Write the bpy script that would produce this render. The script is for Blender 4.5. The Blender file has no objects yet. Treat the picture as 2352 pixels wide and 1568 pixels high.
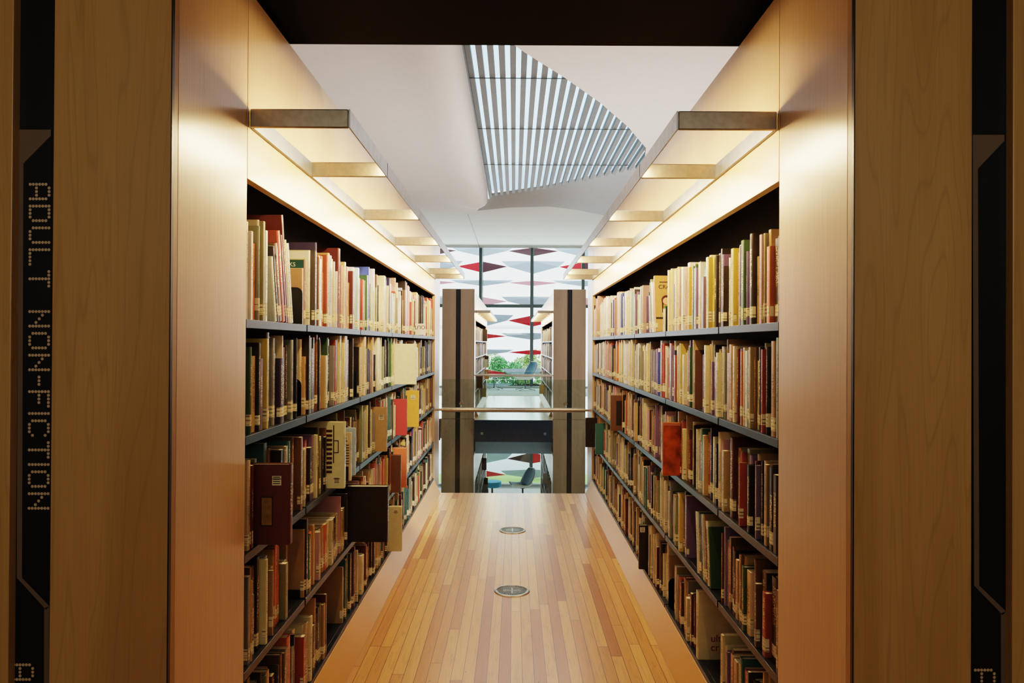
import bpy, bmesh, math, random
from mathutils import Vector, Matrix
random.seed(11)
R=math.radians
COL=bpy.context.scene.collection
ROWS=[
(-1,0,'2025,12,269,t 2037,17,272,w 2054,16,248,w 2071,15,229,w 2086,22,275,b 2108,10,271,v 2118,10,267,w 2128,12,292,c 2140,18,290,v 2158,19,266,w 2177,10,268,d 2187,12,244,w 2199,16,266,c 2215,12,267,a 2227,16,255,c'),
(-1,0,'2646,12,239,c 2658,14,267,w 2672,20,273,c 2692,28,274,d 2720,19,308,n 2739,27,268,w 2766,28,253,w 2794,28,270,o 2822,35,271,o 2856,27,242,w 2917,30,294,t 2947,44,289,g 2991,26,279,c 3016,26,276,w 3043,36,285,w 3079,38,293,n 3117,39,339,m'),
(-1,0,'3237,30,294,c 3267,25,277,p 3291,30,255,c 3322,36,262,m 3357,42,294,w 3399,38,288,w 3437,33,289,l 3620,30,246,v 3650,43,275,e 3693,23,320,u 3717,23,316,u 3740,23,312,u 3868,30,328,w 3898,21,257,w 3919,21,253,w 3941,21,249,w 3962,29,237,v 3991,30,310,b 4021,30,306,b 4050,28,260,c 4078,28,256,c 4107,28,252,c 4135,40,317,c 4175,32,268,p 4207,33,319,e 4240,33,302,l 4355,30,251,u 4385,45,325,n 4429,27,303,c 4457,27,299,c 4627,30,349,p 4657,40,321,c 4980,30,360,k 5010,29,359,q 5039,29,355,q 5068,24,341,p 5092,24,337,p 5116,24,333,p 5140,24,329,p 5164,30,322,w 5194,30,318,w 5223,30,314,w 5253,30,310,w 5283,30,306,w 5312,30,302,w'),
(-1,0,'5476,25,299,p 5501,25,295,p 5527,25,291,p 5552,25,287,p 5577,25,283,p 5603,29,327,c 5632,29,323,c 5662,29,319,c 5691,29,315,c 5720,26,316,k 5746,26,312,k 5772,26,308,k 5798,26,304,k 5823,26,300,k 5849,26,296,k 5875,26,322,k 5901,26,318,k 5927,26,314,k 5952,26,310,k 5978,26,306,k 6325,30,333,r 6355,29,325,c 6383,29,321,c 6412,29,317,c 6441,29,313,c 6470,29,309,c 6499,29,305,c 6528,29,301,c 6556,29,297,c 6585,29,343,r 6614,29,339,r 6644,29,335,r 6673,29,331,r 6702,29,327,r 6732,29,323,r 6761,29,319,r'),
(-1,1,'2013,10,210,o 2025,16,216,t 2040,15,215,d 2055,15,212,w 2084,30,217,t 2114,17,255,k 2132,26,209,m 2213,30,300,k 2243,24,273,g 2267,24,269,g 2291,30,221,b 2321,39,205,n 2379,30,240,m 2409,29,247,k 2439,24,265,g 2462,24,261,g 2486,22,226,t 2508,27,271,o 2536,23,261,k 2559,21,260,g'),
(-1,1,'2636,18,281,k 2654,18,274,v 2672,20,225,c 2692,21,235,k 2713,21,271,k 2734,27,276,o 2761,22,288,b 2783,17,268,k 2799,23,274,p 2822,23,276,q 2845,23,259,p 2868,30,236,y 2898,18,276,e 2916,31,267,q 2947,38,270,k 3122,30,291,c'),
(-1,1,'3117,28,291,c 3145,36,251,m 3181,29,292,t 3210,29,288,t 3240,38,270,k 3409,30,271,b'),
(-1,1,'3576,22,300,c 3598,37,295,c 3635,24,233,v 3659,24,229,v 3683,25,231,k 3708,25,227,k 3732,25,299,a 3757,25,295,a 3781,25,291,a 3806,25,287,a 3831,25,283,a 3855,27,298,p 3882,27,294,p 3909,25,294,c 3934,25,290,c 3960,25,286,c 3985,25,282,c 4010,23,300,c 4033,23,296,c 4057,23,292,c 4080,24,239,v 4104,24,235,v 4128,29,237,v 4157,29,233,v 4186,29,229,v 4215,38,275,k 4254,26,277,k 4280,26,273,k 4306,26,269,k 4333,27,300,e 4360,27,296,e 4387,27,292,e'),
(-1,1,'4500,24,300,c 4524,24,296,c 4549,24,292,c 4573,23,300,p 4596,23,296,p 4619,23,292,p 4642,23,288,p'),
(-1,1,'5466,29,278,w 5495,29,274,w 5524,29,270,w 5553,27,228,w 5580,27,224,w 5607,27,220,w 5633,27,269,e 5660,27,265,e 5686,27,261,e 5713,27,257,e 5740,29,236,k 5768,29,232,k 5797,29,228,k 5826,29,224,k 5855,25,298,g 5880,25,294,g 5905,25,290,g 5930,25,286,g 5955,25,282,g 5980,26,232,v 6006,26,228,v 6032,26,224,v 6058,26,220,v 6084,26,216,v 6110,28,278,n 6138,28,274,n 6167,28,270,n 6195,28,266,n 6223,28,262,n 6251,28,258,n 6279,28,254,n 6307,28,250,n 6335,28,246,n 6364,28,242,n 6392,28,238,n 6420,28,234,n 6448,26,300,g 6474,26,296,g 6500,26,292,g 6527,26,288,g 6553,26,284,g 6579,26,280,g 6605,26,276,g 6631,27,300,n 6658,27,296,n 6685,27,292,n 6712,27,288,n 6739,27,284,n 6765,27,280,n'),
(-1,2,'2011,10,236,b 2021,14,272,t 2035,20,249,c 2055,20,232,m 2075,14,217,m 2089,17,254,b 2107,14,222,e'),
(-1,2,'2403,24,253,s 2427,24,249,s 2451,24,245,s 2475,26,259,b 2501,26,255,b 2527,26,251,b 2553,24,202,c 2577,24,198,c 2601,38,202,c'),
(-1,2,'2641,31,226,r 2672,34,195,k 2706,23,235,q 2730,24,234,c 2754,28,257,k 2781,33,248,b 2815,25,218,c 2840,23,214,k 2863,23,210,k 2886,23,206,k 2909,23,202,k'),
(-1,3,'2003,10,219,w 2013,17,217,e 2029,17,221,m 2047,21,244,g 2067,17,243,e 2085,21,180,k 2106,16,252,b 2122,22,251,b 2144,21,270,k 2165,22,262,c 2187,17,251,c 2204,12,238,k 2216,12,238,e 2228,24,248,g 2252,23,206,c 2276,32,200,c 2307,27,258,o 2334,27,254,o 2360,23,207,c 2383,28,180,v 2411,29,180,v 2439,39,180,k 2479,22,218,c'),
(-1,3,'2636,30,205,e 2666,29,208,o 2696,30,207,c 2725,24,190,t 2750,31,180,g 2781,25,180,p 2806,32,180,c 2838,33,180,m 2871,27,180,t 2898,34,180,o 2933,35,180,c 2968,36,180,c 3004,37,180,k 3041,23,180,t 3064,23,176,t 3087,24,180,c 3111,24,176,c 3134,24,180,a 3159,24,176,a 3183,28,180,v 3211,28,176,v 3239,28,172,v 3267,27,180,v 3294,27,176,v 3320,27,172,v'),
(-1,4,'2212,26,236,t 2238,26,232,t 2265,30,199,m 2294,22,225,c 2316,22,206,t 2338,25,233,b 2363,25,229,b 2387,26,226,v 2413,26,222,v 2439,39,248,o 2591,30,190,r 2621,23,222,c 2644,23,218,c 2666,26,223,c 2693,26,219,c 2719,24,180,k 2744,24,176,k 2768,29,223,n 2797,29,219,n 2825,26,215,t 2852,26,211,t 2878,27,180,r 2905,28,232,k 2933,28,228,k'),
(-1,4,'3311,23,277,k 3334,23,273,k 3530,30,180,b 3560,28,192,c 3588,28,188,c 3616,28,184,c 3644,33,180,k 3677,30,216,m 3706,30,212,m 3736,30,208,m 3766,23,180,t 3790,23,176,t'),
(1,0,'2024,11,231,d 2035,12,229,d 2047,42,237,d 2088,31,250,k 2119,22,271,t 2142,16,263,v 2158,21,262,p 2179,15,258,c 2194,24,250,a 2218,24,205,t 2242,28,278,k 2271,17,275,c 2287,35,269,e 2322,31,269,e 2353,16,243,c 2368,16,240,t 2384,40,265,c 2424,31,243,c 2455,31,260,y 2486,39,262,r 2524,43,245,c 2568,28,261,q 2596,28,257,q'),
(1,0,'2643,30,267,k 2673,30,263,k 2703,26,266,y 2729,26,262,y 2755,30,274,c 2785,30,270,c 2815,34,198,q 2848,29,271,l 2877,29,261,w 2906,18,268,k 2924,42,244,q 2966,25,261,e 2991,25,257,e 3016,28,270,y 3044,28,266,y 3073,28,262,y 3101,41,285,w 3142,28,266,p'),
(1,0,'3170,35,273,w 3205,25,274,p 3231,25,270,p 3256,23,282,c 3279,23,278,c 3301,38,289,c 3340,39,180,r 3379,32,257,c 3411,28,290,c 3439,28,286,c 3467,28,282,c'),
(1,0,'4713,21,283,w 4734,21,279,w 4755,21,275,w 4776,23,283,w 4799,23,279,w 4821,23,275,w 4844,23,271,w 4867,25,282,u 4891,25,278,u 4916,25,274,u 4941,29,290,u 4969,29,286,u 4998,29,282,u 5027,25,297,c 5053,25,293,c 5078,25,289,c 5103,25,285,c 5128,25,281,c 5154,29,308,o 5183,29,304,o 5211,29,300,o 5240,29,296,o 5269,29,292,o 5297,29,288,o 5326,27,279,r 5353,27,275,r 5380,27,271,r 5407,25,296,w 5432,25,292,w 5457,25,288,w 5482,25,284,w 5507,25,280,w 5532,27,299,w 5559,27,295,w 5586,27,291,w 5614,27,287,w 5641,28,312,w 5669,28,308,w 5697,28,304,w 5726,28,300,w 5754,28,314,w 5782,28,310,w 5811,28,306,w 5839,28,302,w 5868,28,298,w 5896,30,323,w 5926,30,319,w 5956,30,315,w 5986,30,311,w 6016,30,307,w 6045,26,289,w 6071,26,285,w 6098,26,281,w 6124,26,277,w 6150,26,273,w 6176,27,270,p 6203,27,266,p 6230,27,262,p 6257,27,258,p 6284,28,258,t 6312,28,254,t 6340,28,250,t 6369,28,246,t 6397,28,242,t 6425,27,360,p 6452,27,356,p 6479,27,352,p 6506,27,348,p 6533,27,344,p'),
(1,1,'2029,15,205,d 2044,31,267,t 2075,19,256,c 2093,16,191,r 2109,20,242,w 2129,10,243,r 2139,13,243,r 2152,15,225,m 2167,19,238,p 2186,10,214,c 2197,18,249,k 2214,22,247,c 2236,18,247,b 2254,19,249,t 2273,23,240,e 2295,23,252,p 2318,17,247,c 2336,22,235,o 2358,24,217,o 2382,25,243,q 2407,21,243,m 2428,22,252,c 2450,33,257,t 2483,24,245,c 2508,28,228,p 2535,23,226,r 2559,19,225,r 2578,29,250,w 2607,30,228,c 2637,20,212,r'),
(1,1,'2764,27,254,c 2791,27,250,c 2818,43,283,w 2861,36,248,c 2897,37,230,k 2934,21,261,k 2955,29,192,y 2985,33,207,g 3017,20,261,q 3037,27,245,e 3064,23,232,r 3087,25,274,q 3113,28,253,c 3141,29,214,c'),
(1,1,'3170,25,221,c 3195,25,261,y 3219,25,257,y 3244,25,253,y 3269,25,249,y 3294,40,209,r 3333,24,277,c 3358,24,273,c 3382,42,251,q 3424,43,262,o'),
(1,1,'3538,37,249,c 3575,22,262,r 3597,22,258,r 3619,22,254,r 3740,30,232,t 3770,26,238,q 3796,26,234,q 3822,27,226,q 3849,27,222,q 3876,22,234,g 3898,22,230,g 3920,22,226,g 3942,23,271,b 3965,23,267,b 3988,27,263,c 4014,27,259,c 4041,27,255,c 4067,27,251,c 4094,25,245,g 4119,25,241,g 4144,25,254,c 4169,25,250,c 4194,25,246,c 4220,22,245,v 4241,22,241,v 4263,22,237,v 4285,27,263,w 4312,27,259,w'),
(1,1,'4431,21,263,n 4452,21,259,n 4473,21,255,n 4494,25,298,c 4519,25,294,c 4545,25,290,c 4570,25,286,c 4595,25,282,c 4620,25,278,c 4645,30,264,q 4675,30,260,q 4705,30,256,q 4735,24,264,w 4759,24,260,w 4783,24,256,w 4807,26,285,w 4833,26,281,w 4858,26,277,w 4884,26,273,w 4910,26,294,c 4935,26,290,c 4961,26,286,c 4987,26,282,c 5013,26,278,c 5039,26,274,c 5065,26,270,c 5091,29,298,o 5120,29,294,o 5149,29,290,o 5178,29,286,o 5207,29,282,o 5236,29,278,o 5265,26,186,n 5291,26,182,n 5316,26,178,n 5342,26,174,n 5368,27,260,k 5394,27,256,k 5421,27,252,k 5447,27,248,k 5474,29,263,r 5503,29,259,r 5533,29,255,r 5562,29,266,o 5591,29,262,o 5619,29,258,o 5648,29,254,o 5676,29,266,p 5705,29,262,p 5734,29,258,p 5763,29,254,p 5791,29,250,p 5820,25,288,p 5845,25,284,p 5870,25,280,p 5895,25,276,p 5920,25,272,p 5945,26,279,w 5971,26,275,w 5998,26,271,w 6024,26,267,w 6050,26,263,w 6076,27,273,g 6103,27,269,g 6131,27,265,g 6158,27,261,g 6185,27,257,g 6213,28,270,w 6241,28,266,w 6270,28,262,w 6298,28,258,w 6327,30,267,l 6356,30,263,l 6386,30,259,l 6416,30,255,l 6445,30,251,l'),
(1,2,'2025,28,218,d 2055,29,232,k 2084,26,238,b 2110,23,233,t 2133,20,240,t 2153,16,235,k 2169,16,232,k 2185,10,219,q 2195,15,195,t 2210,17,227,m 2227,26,245,t 2252,26,235,k 2279,31,234,q 2310,32,249,v 2342,11,202,r 2354,17,232,r 2371,24,217,e 2395,20,235,v 2415,30,238,t 2445,36,267,m 2481,16,211,b 2497,43,241,g 2541,33,210,t 2574,34,244,p'),
(1,2,'2638,24,220,k 2662,24,216,k 2686,25,239,c 2711,25,235,c 2736,23,267,n 2759,23,263,n 2782,33,245,r 2815,31,229,a 2847,28,252,e 2875,31,206,t 2906,25,243,c 2931,25,239,c 2956,25,235,c 2980,23,255,r 3003,23,251,r 3026,32,224,c 3058,29,180,m 3087,31,221,m 3118,28,220,c 3146,28,216,c'),
(1,3,'2029,40,182,d 2069,44,239,k 2113,30,183,r 2143,41,233,d 2184,17,188,b 2200,30,219,c 2230,35,221,r 2266,38,196,c 2304,26,201,e 2330,24,226,t 2354,20,223,b 2374,25,217,t 2399,25,194,t 2424,19,216,k 2443,18,226,b 2461,21,205,m 2482,22,247,b 2504,17,222,r 2520,34,225,r 2554,24,241,m 2578,24,237,m'),
(1,4,'2175,26,219,k 2201,26,215,k 2227,26,211,k 2252,41,230,d 2293,22,204,r 2315,22,200,r 2337,22,196,r 2359,25,220,s 2384,20,192,c 2404,36,189,t 2440,37,191,t 2477,27,198,b 2504,22,180,q 2526,22,192,c 2548,32,220,c 2580,26,209,c 2606,30,198,r'),
(1,4,'2830,30,181,c 2860,29,180,c 2890,29,176,c 2919,23,194,b 2941,23,190,b 2964,27,217,m 2991,27,213,m 3019,28,180,c 3047,28,176,c 3076,17,180,t 3092,42,235,r 3135,35,231,r 3169,27,233,t 3196,36,195,q 3232,23,203,o 3255,23,199,o 3278,21,236,t 3299,21,232,t 3320,21,228,t 3341,25,216,k 3366,25,212,k 3391,25,208,k 3415,21,180,r 3436,21,176,r 3457,21,172,r')]
STRIP=50; WIN=260; SKY=130; VOID=50; ENTRY=40; UP=230; SUN=2.5; WORLD=2.4; ROLL=.3; LOOK='High Contrast'; EXPO=0.0

# ------------------------------------------------------------------ helpers
def lin(c): return tuple(((v/12.92) if v<=.04045 else ((v+.055)/1.055)**2.4) for v in c)
def hx(h): return lin(tuple(int(h[i:i+2],16)/255 for i in (0,2,4)))
class MB:
    def __init__(s): s.v=[]; s.f=[]; s.m=[]
    def add(s,vs,fs,mi=0):
        n=len(s.v); s.v+= [tuple(v) for v in vs]; s.f+=[tuple(i+n for i in f) for f in fs]; s.m+=[mi]*len(fs); return s
    def box(s,x0,x1,y0,y1,z0,z1,mi=0):
        v=[(x0,y0,z0),(x1,y0,z0),(x1,y1,z0),(x0,y1,z0),(x0,y0,z1),(x1,y0,z1),(x1,y1,z1),(x0,y1,z1)]
        if (x1-x0)*(y1-y0)*(z1-z0)<0: f=[(0,1,2,3),(7,6,5,4),(4,5,1,0),(5,6,2,1),(6,7,3,2),(7,4,0,3)]
        else: f=[(3,2,1,0),(4,5,6,7),(0,1,5,4),(1,2,6,5),(2,3,7,6),(3,0,4,7)]
        return s.add(v,f,mi)
    def prism(s,pts,axis,a,b,mi=0):
        """pts 2d polygon extruded along axis from a to b"""
        def P(p,t):
            if axis=='x': return (t,p[0],p[1])
            if axis=='y': return (p[0],t,p[1])
            return (p[0],p[1],t)
        n=len(pts); v=[P(p,a) for p in pts]+[P(p,b) for p in pts]
        f=[tuple(range(n-1,-1,-1)),tuple(range(n,2*n))]+[(i,(i+1)%n,n+(i+1)%n,n+i) for i in range(n)]
        return s.add(v,f,mi)
    def tube(s,p0,p1,r0,r1=None,n=16,mi=0):
        r1=r0 if r1 is None else r1
        p0=Vector(p0);p1=Vector(p1);d=(p1-p0).normalized()
        a=d.orthogonal().normalized(); b=d.cross(a)
        v=[];
        for p,r in ((p0,r0),(p1,r1)):
            for k in range(n):
                t=2*math.pi*k/n; v.append(p+a*r*math.cos(t)+b*r*math.sin(t))
        f=[tuple(range(n-1,-1,-1)),tuple(range(n,2*n))]+[(i,(i+1)%n,n+(i+1)%n,n+i) for i in range(n)]
        return s.add(v,f,mi)
    def lathe(s,prof,c=(0,0,0),n=32,mi=0):
        v=[];f=[];m=len(prof)
        for k in range(n):
            t=2*math.pi*k/n
            for r,z in prof: v.append((c[0]+r*math.cos(t),c[1]+r*math.sin(t),c[2]+z))
        for k in range(n):
            for j in range(m-1):
                a=k*m+j;b=((k+1)%n)*m+j; f.append((a,b,b+1,a+1))
        return s.add(v,f,mi)
def fixn(me):
    bm=bmesh.new(); bm.from_mesh(me); bmesh.ops.recalc_face_normals(bm,faces=bm.faces); bm.to_mesh(me); bm.free()
def build(name,mb,mats,parent=None,bevel=0,smooth=False,loc=None,recalc=True):
    me=bpy.data.meshes.new(name); me.from_pydata(mb.v,[],mb.f)
    if not isinstance(mats,(list,tuple)): mats=[mats]
    for m in mats: me.materials.append(m)
    for p,mi in zip(me.polygons,mb.m): p.material_index=mi
    if smooth:
        for p in me.polygons: p.use_smooth=True
    if recalc: fixn(me)
    o=bpy.data.objects.new(name,me); COL.objects.link(o)
    if loc is not None: o.location=loc
    if parent is not None: o.parent=parent
    if bevel:
        b=o.modifiers.new('bevel','BEVEL'); b.width=bevel; b.segments=2; b.limit_method='ANGLE'
    return o
def empty(name,loc=(0,0,0),rz=0):
    o=bpy.data.objects.new(name,None); COL.objects.link(o); o.location=loc; o.rotation_euler=(0,0,rz); o.empty_display_size=.1; return o
def tag(o,label=None,cat=None,group=None,kind=None):
    if label: o['label']=label
    if cat: o['category']=cat
    if group: o['group']=group
    if kind: o['kind']=kind
    return o
# ------------------------------------------------------------------ materials
def newmat(name):
    m=bpy.data.materials.new(name); m.use_nodes=True; nt=m.node_tree
    for n in list(nt.nodes): nt.nodes.remove(n)
    out=nt.nodes.new('ShaderNodeOutputMaterial'); b=nt.nodes.new('ShaderNodeBsdfPrincipled')
    nt.links.new(b.outputs[0],out.inputs[0]); return m,nt,b,out
def L(nt,a,b): nt.links.new(a,b)
def math_(nt,op,a,b=None,c=None,clamp=False):
    n=nt.nodes.new('ShaderNodeMath'); n.operation=op; n.use_clamp=clamp
    for i,x in enumerate((a,b,c)):
        if x is None: continue
        if isinstance(x,(int,float)): n.inputs[i].default_value=x
        else: L(nt,x,n.inputs[i])
    return n.outputs[0]
def mixc(nt,fac,a,b,bt='MIX'):
    n=nt.nodes.new('ShaderNodeMix'); n.data_type='RGBA'; n.blend_type=bt
    for s,x in ((0,fac),(6,a),(7,b)):
        if isinstance(x,(int,float)): n.inputs[s].default_value=x
        elif isinstance(x,tuple): n.inputs[s].default_value=(*x[:3],1)
        else: L(nt,x,n.inputs[s])
    return n.outputs[2]
def tex(nt,scale=(1,1,1),kind='Object'):
    tc=nt.nodes.new('ShaderNodeTexCoord'); mp=nt.nodes.new('ShaderNodeMapping'); L(nt,tc.outputs[kind],mp.inputs[0]); mp.inputs['Scale'].default_value=scale
    return mp.outputs[0]
def noise(nt,vec,scale=5,detail=3,rough=.5,dist=0):
    n=nt.nodes.new('ShaderNodeTexNoise'); L(nt,vec,n.inputs['Vector']); n.inputs['Scale'].default_value=scale
    n.inputs['Detail'].default_value=detail; n.inputs['Roughness'].default_value=rough; n.inputs['Distortion'].default_value=dist
    return n.outputs['Fac']
def ramp(nt,fac,stops):
    r=nt.nodes.new('ShaderNodeValToRGB'); L(nt,fac,r.inputs[0]); e=r.color_ramp.elements
    while len(e)<len(stops): e.new(.5)
    for el,(p,c) in zip(e,stops): el.position=p; el.color=(*c[:3],1)
    return r.outputs[0]
def simple(name,col,rough=.5,metal=0,var=.08,scale=20,emit=None,es=0,bump=0,spec=.5):
    m,nt,b,_=newmat(name)
    v=tex(nt); f=noise(nt,v,scale,3)
    d=tuple(max(0,c*(1-var)) for c in col); e=tuple(min(1,c*(1+var)) for c in col)
    L(nt,ramp(nt,f,[(.3,d),(.7,e)]),b.inputs['Base Color'])
    b.inputs['Roughness'].default_value=rough; b.inputs['Metallic'].default_value=metal
    b.inputs['Specular IOR Level'].default_value=spec
    if emit: b.inputs['Emission Color'].default_value=(*emit,1); b.inputs['Emission Strength'].default_value=es
    if bump:
        bp=nt.nodes.new('ShaderNodeBump'); bp.inputs['Strength'].default_value=bump; bp.inputs['Distance'].default_value=.002
        L(nt,noise(nt,v,scale*6,2),bp.inputs['Height']); L(nt,bp.outputs[0],b.inputs['Normal'])
    return m
def wood(name,c1,c2,line,rough=.35,scale=(7,7,.55),rings=26,linew=.5,coat=.15,fine=.5):
    m,nt,b,_=newmat(name)
    v=tex(nt,scale)
    n1=noise(nt,v,1.0,2,.5,.35)
    base=ramp(nt,n1,[(.3,c1),(.7,c2)])
    fr=math_(nt,'FRACT',math_(nt,'MULTIPLY',n1,rings))
    ln=math_(nt,'SUBTRACT',1.0,math_(nt,'MULTIPLY',math_(nt,'ABSOLUTE',math_(nt,'SUBTRACT',fr,.5)),9.0),clamp=True)
    col=mixc(nt,math_(nt,'MULTIPLY',ln,linew),base,line)
    v2=tex(nt,(260,260,5)); g=noise(nt,v2,1,3)
    col=mixc(nt,math_(nt,'MULTIPLY',math_(nt,'SUBTRACT',g,.35,clamp=True),fine),col,tuple(x*.55 for x in c1))
    L(nt,col,b.inputs['Base Color']); b.inputs['Roughness'].default_value=rough
    b.inputs['Coat Weight'].default_value=coat; b.inputs['Coat Roughness'].default_value=.25
    return m
M={}
M['maple_end']=wood('maple_end_grain',hx('a5804f'),hx('b6925f'),hx('866638'),rough=.42,rings=17,linew=.26,fine=.5)
M['maple_side']=wood('maple_side',hx('c9a680'),hx('d3b28e'),hx('b8926a'),rough=.3,rings=8,linew=.12,scale=(3,3,.4),fine=.75,coat=.3)
M['maple_fascia']=wood('maple_fascia',hx('caa87e'),hx('d5b68e'),hx('bd9468'),rough=.35,rings=6,linew=.1,scale=(3,3,.4),fine=.7,coat=.2)
M['far_wood_shaded']=wood('far_wood_shaded',hx('86705a'),hx('947e66'),hx('6b5846'),rough=.45,rings=10,linew=.25,fine=.6)  # end boards across the void, their backlit dimness put into the colour
M['plinth']=wood('plinth_wood',hx('d09a58'),hx('d8a360'),hx('c48c4c'),rough=.3,rings=5,linew=.08,scale=(.5,.5,2),fine=.0)
M['black']=simple('black_laminate',hx('0d0c0e'),.45,var=.15,bump=.1)
M['soffit']=simple('black_soffit',hx('070606'),.85,var=.1,spec=.15)
M['inner']=simple('case_interior',hx('17120f'),.6,var=.15)
M['shelf']=simple('grey_steel_shelf',hx('40444a'),.33,metal=.75,var=.06)
M['brushed']=simple('brushed_steel',hx('9c9284'),.32,metal=.9,var=.1,scale=60)
M['rail']=simple('zinc_rail',hx('a9adb2'),.38,metal=.85,var=.12,scale=25)
M['trim']=simple('satin_aluminium',hx('4d4a48'),.35,metal=.9,var=.05)
M['bookend']=simple('black_bookend',hx('08080a'),.35,var=.1)
M['pages']=simple('page_edges',hx('dccfae'),.8,var=.15,scale=90)
M['led']=simple('led_strip',(1,.8,.5),.5,emit=(1,.72,.38),es=12)
M['plaster']=simple('white_plaster',hx('ddd4ce'),.75,var=.02,scale=8)
M['plaster2']=simple('flat_ceiling_panel',hx('d6d8ce'),.7,var=.02,scale=4)
M['slat']=simple('grey_slat',hx('63605c'),.5,var=.08,scale=10)
M['wall']=simple('off_white_wall',hx('c9c2b8'),.8,var=.03)
M['steel_black']=simple('black_steel_edge',hx('1a2a3c'),.35,metal=.3,var=.2)
M['blue_grey']=simple('blue_grey_bulkhead',hx('8fb6d0'),.5,var=.05)
M['mullion']=simple('grey_mullion',hx('5f7072'),.4,metal=.3,var=.05)
M['white_frame']=simple('white_sill',hx('d5dde0'),.5,var=.03)
M['carpet']=simple('grey_carpet',hx('c3c9c8'),.95,var=.12,scale=200)
M['lawn']=simple('lawn_green',hx('b5d27a'),.9,var=.25,scale=40)
M['paving']=simple('pale_paving',hx('d9d9d6'),.8,var=.05)
M['bark']=simple('grey_bark',hx('6a5a48'),.9,var=.2)
M['chair_out']=simple('cream_shell',hx('eceada'),.45,var=.03)
M['chair_in']=simple('teal_upholstery',hx('3b6c80'),.6,var=.15,scale=30)
M['chrome']=simple('dull_chrome',hx('8a9296'),.25,metal=.9,var=.05)
M['post']=simple('dark_post',hx('2a3840'),.4,var=.1)
M['blue']=simple('sky_blue_fabric',hx('49b8e6'),.7,var=.06,scale=30)
M['tabletop']=simple('pale_pink_top',hx('d9c6cb'),.4,var=.05)
M['sign_light']=simple('sign_grey',hx('6b5b4c'),.6,var=.04)
M['sign_dots']=simple('sign_dots',hx('b59f84'),.5,var=.05)
M['building']=simple('pale_render',hx('eef0f2'),.8,var=.02)
M['sticker']=None
# sticker with small printed lines
def sticker():
    m,nt,b,_=newmat('call_number_sticker')
    tc=nt.nodes.new('ShaderNodeTexCoord'); sp=nt.nodes.new('ShaderNodeSeparateXYZ'); L(nt,tc.outputs['Object'],sp.inputs[0])
    zz=math_(nt,'FRACT',math_(nt,'MULTIPLY',sp.outputs[2],95))
    row=math_(nt,'GREATER_THAN',zz,.5)
    mp=nt.nodes.new('ShaderNodeMapping'); L(nt,tc.outputs['Object'],mp.inputs[0]); mp.inputs['Scale'].default_value=(1,420,95)
    n=noise(nt,mp.outputs[0],1,1); t=math_(nt,'MULTIPLY',math_(nt,'GREATER_THAN',n,.53),row)
    L(nt,mixc(nt,math_(nt,'MULTIPLY',t,.7),hx('ddd2ae'),hx('3a2a20')),b.inputs['Base Color']); b.inputs['Roughness'].default_value=.5
    return m
M['sticker']=sticker()
# book cover: colour attribute + spine title marks in the spine UVs
def bookmat():
    m,nt,b,_=newmat('book_cover')
    at=nt.nodes.new('ShaderNodeAttribute'); at.attribute_name='Col'
    uv=nt.nodes.new('ShaderNodeUVMap'); uv.uv_map='spine'
    sp=nt.nodes.new('ShaderNodeSeparateXYZ'); L(nt,uv.outputs[0],sp.inputs[0])
    u,v=sp.outputs[0],sp.outputs[1]; rnd=at.outputs['Alpha']
    inu=math_(nt,'MULTIPLY',math_(nt,'GREATER_THAN',u,.22),math_(nt,'LESS_THAN',u,.78))
    lo=math_(nt,'ADD',.26,math_(nt,'MULTIPLY',rnd,.2)); hi=math_(nt,'SUBTRACT',.95,math_(nt,'MULTIPLY',math_(nt,'FRACT',math_(nt,'MULTIPLY',rnd,7.3)),.3))
    inv=math_(nt,'MULTIPLY',math_(nt,'GREATER_THAN',v,lo),math_(nt,'LESS_THAN',v,hi))
    cx=nt.nodes.new('ShaderNodeCombineXYZ'); L(nt,math_(nt,'MULTIPLY',u,3.6),cx.inputs[0]); L(nt,math_(nt,'MULTIPLY',v,85),cx.inputs[1]); L(nt,math_(nt,'MULTIPLY',rnd,99),cx.inputs[2])
    n=noise(nt,cx.outputs[0],1,2)
    t=math_(nt,'MULTIPLY',math_(nt,'MULTIPLY',math_(nt,'GREATER_THAN',n,.53),inu),inv)
    bw=nt.nodes.new('ShaderNodeRGBToBW'); L(nt,at.outputs['Color'],bw.inputs[0])
    tc=mixc(nt,math_(nt,'GREATER_THAN',bw.outputs[0],.16),hx('d8c8a0'),hx('2a1c14'))
    # a band of another tone across some covers
    cx2=nt.nodes.new('ShaderNodeCombineXYZ'); L(nt,math_(nt,'MULTIPLY',v,2.2),cx2.inputs[1]); L(nt,math_(nt,'MULTIPLY',rnd,57),cx2.inputs[2])
    n2=noise(nt,cx2.outputs[0],1,0)
    hs=nt.nodes.new('ShaderNodeHueSaturation'); L(nt,at.outputs['Color'],hs.inputs['Color']); hs.inputs['Value'].default_value=.6; hs.inputs['Hue'].default_value=.53
    base=mixc(nt,math_(nt,'MULTIPLY',math_(nt,'GREATER_THAN',n2,.6),.6),at.outputs['Color'],hs.outputs[0])
    ob=tex(nt); n3=noise(nt,ob,35,3)
    base=mixc(nt,math_(nt,'MULTIPLY',n3,.3),base,(.12,.08,.05))
    h2=nt.nodes.new('ShaderNodeHueSaturation'); L(nt,base,h2.inputs['Color']); h2.inputs['Saturation'].default_value=.92
    L(nt,mixc(nt,math_(nt,'MULTIPLY',t,.8),h2.outputs[0],tc),b.inputs['Base Color'])
    b.inputs['Roughness'].default_value=.38; b.inputs['Coat Weight'].default_value=.25; b.inputs['Coat Roughness'].default_value=.12
    return m
M['book']=bookmat()
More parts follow.
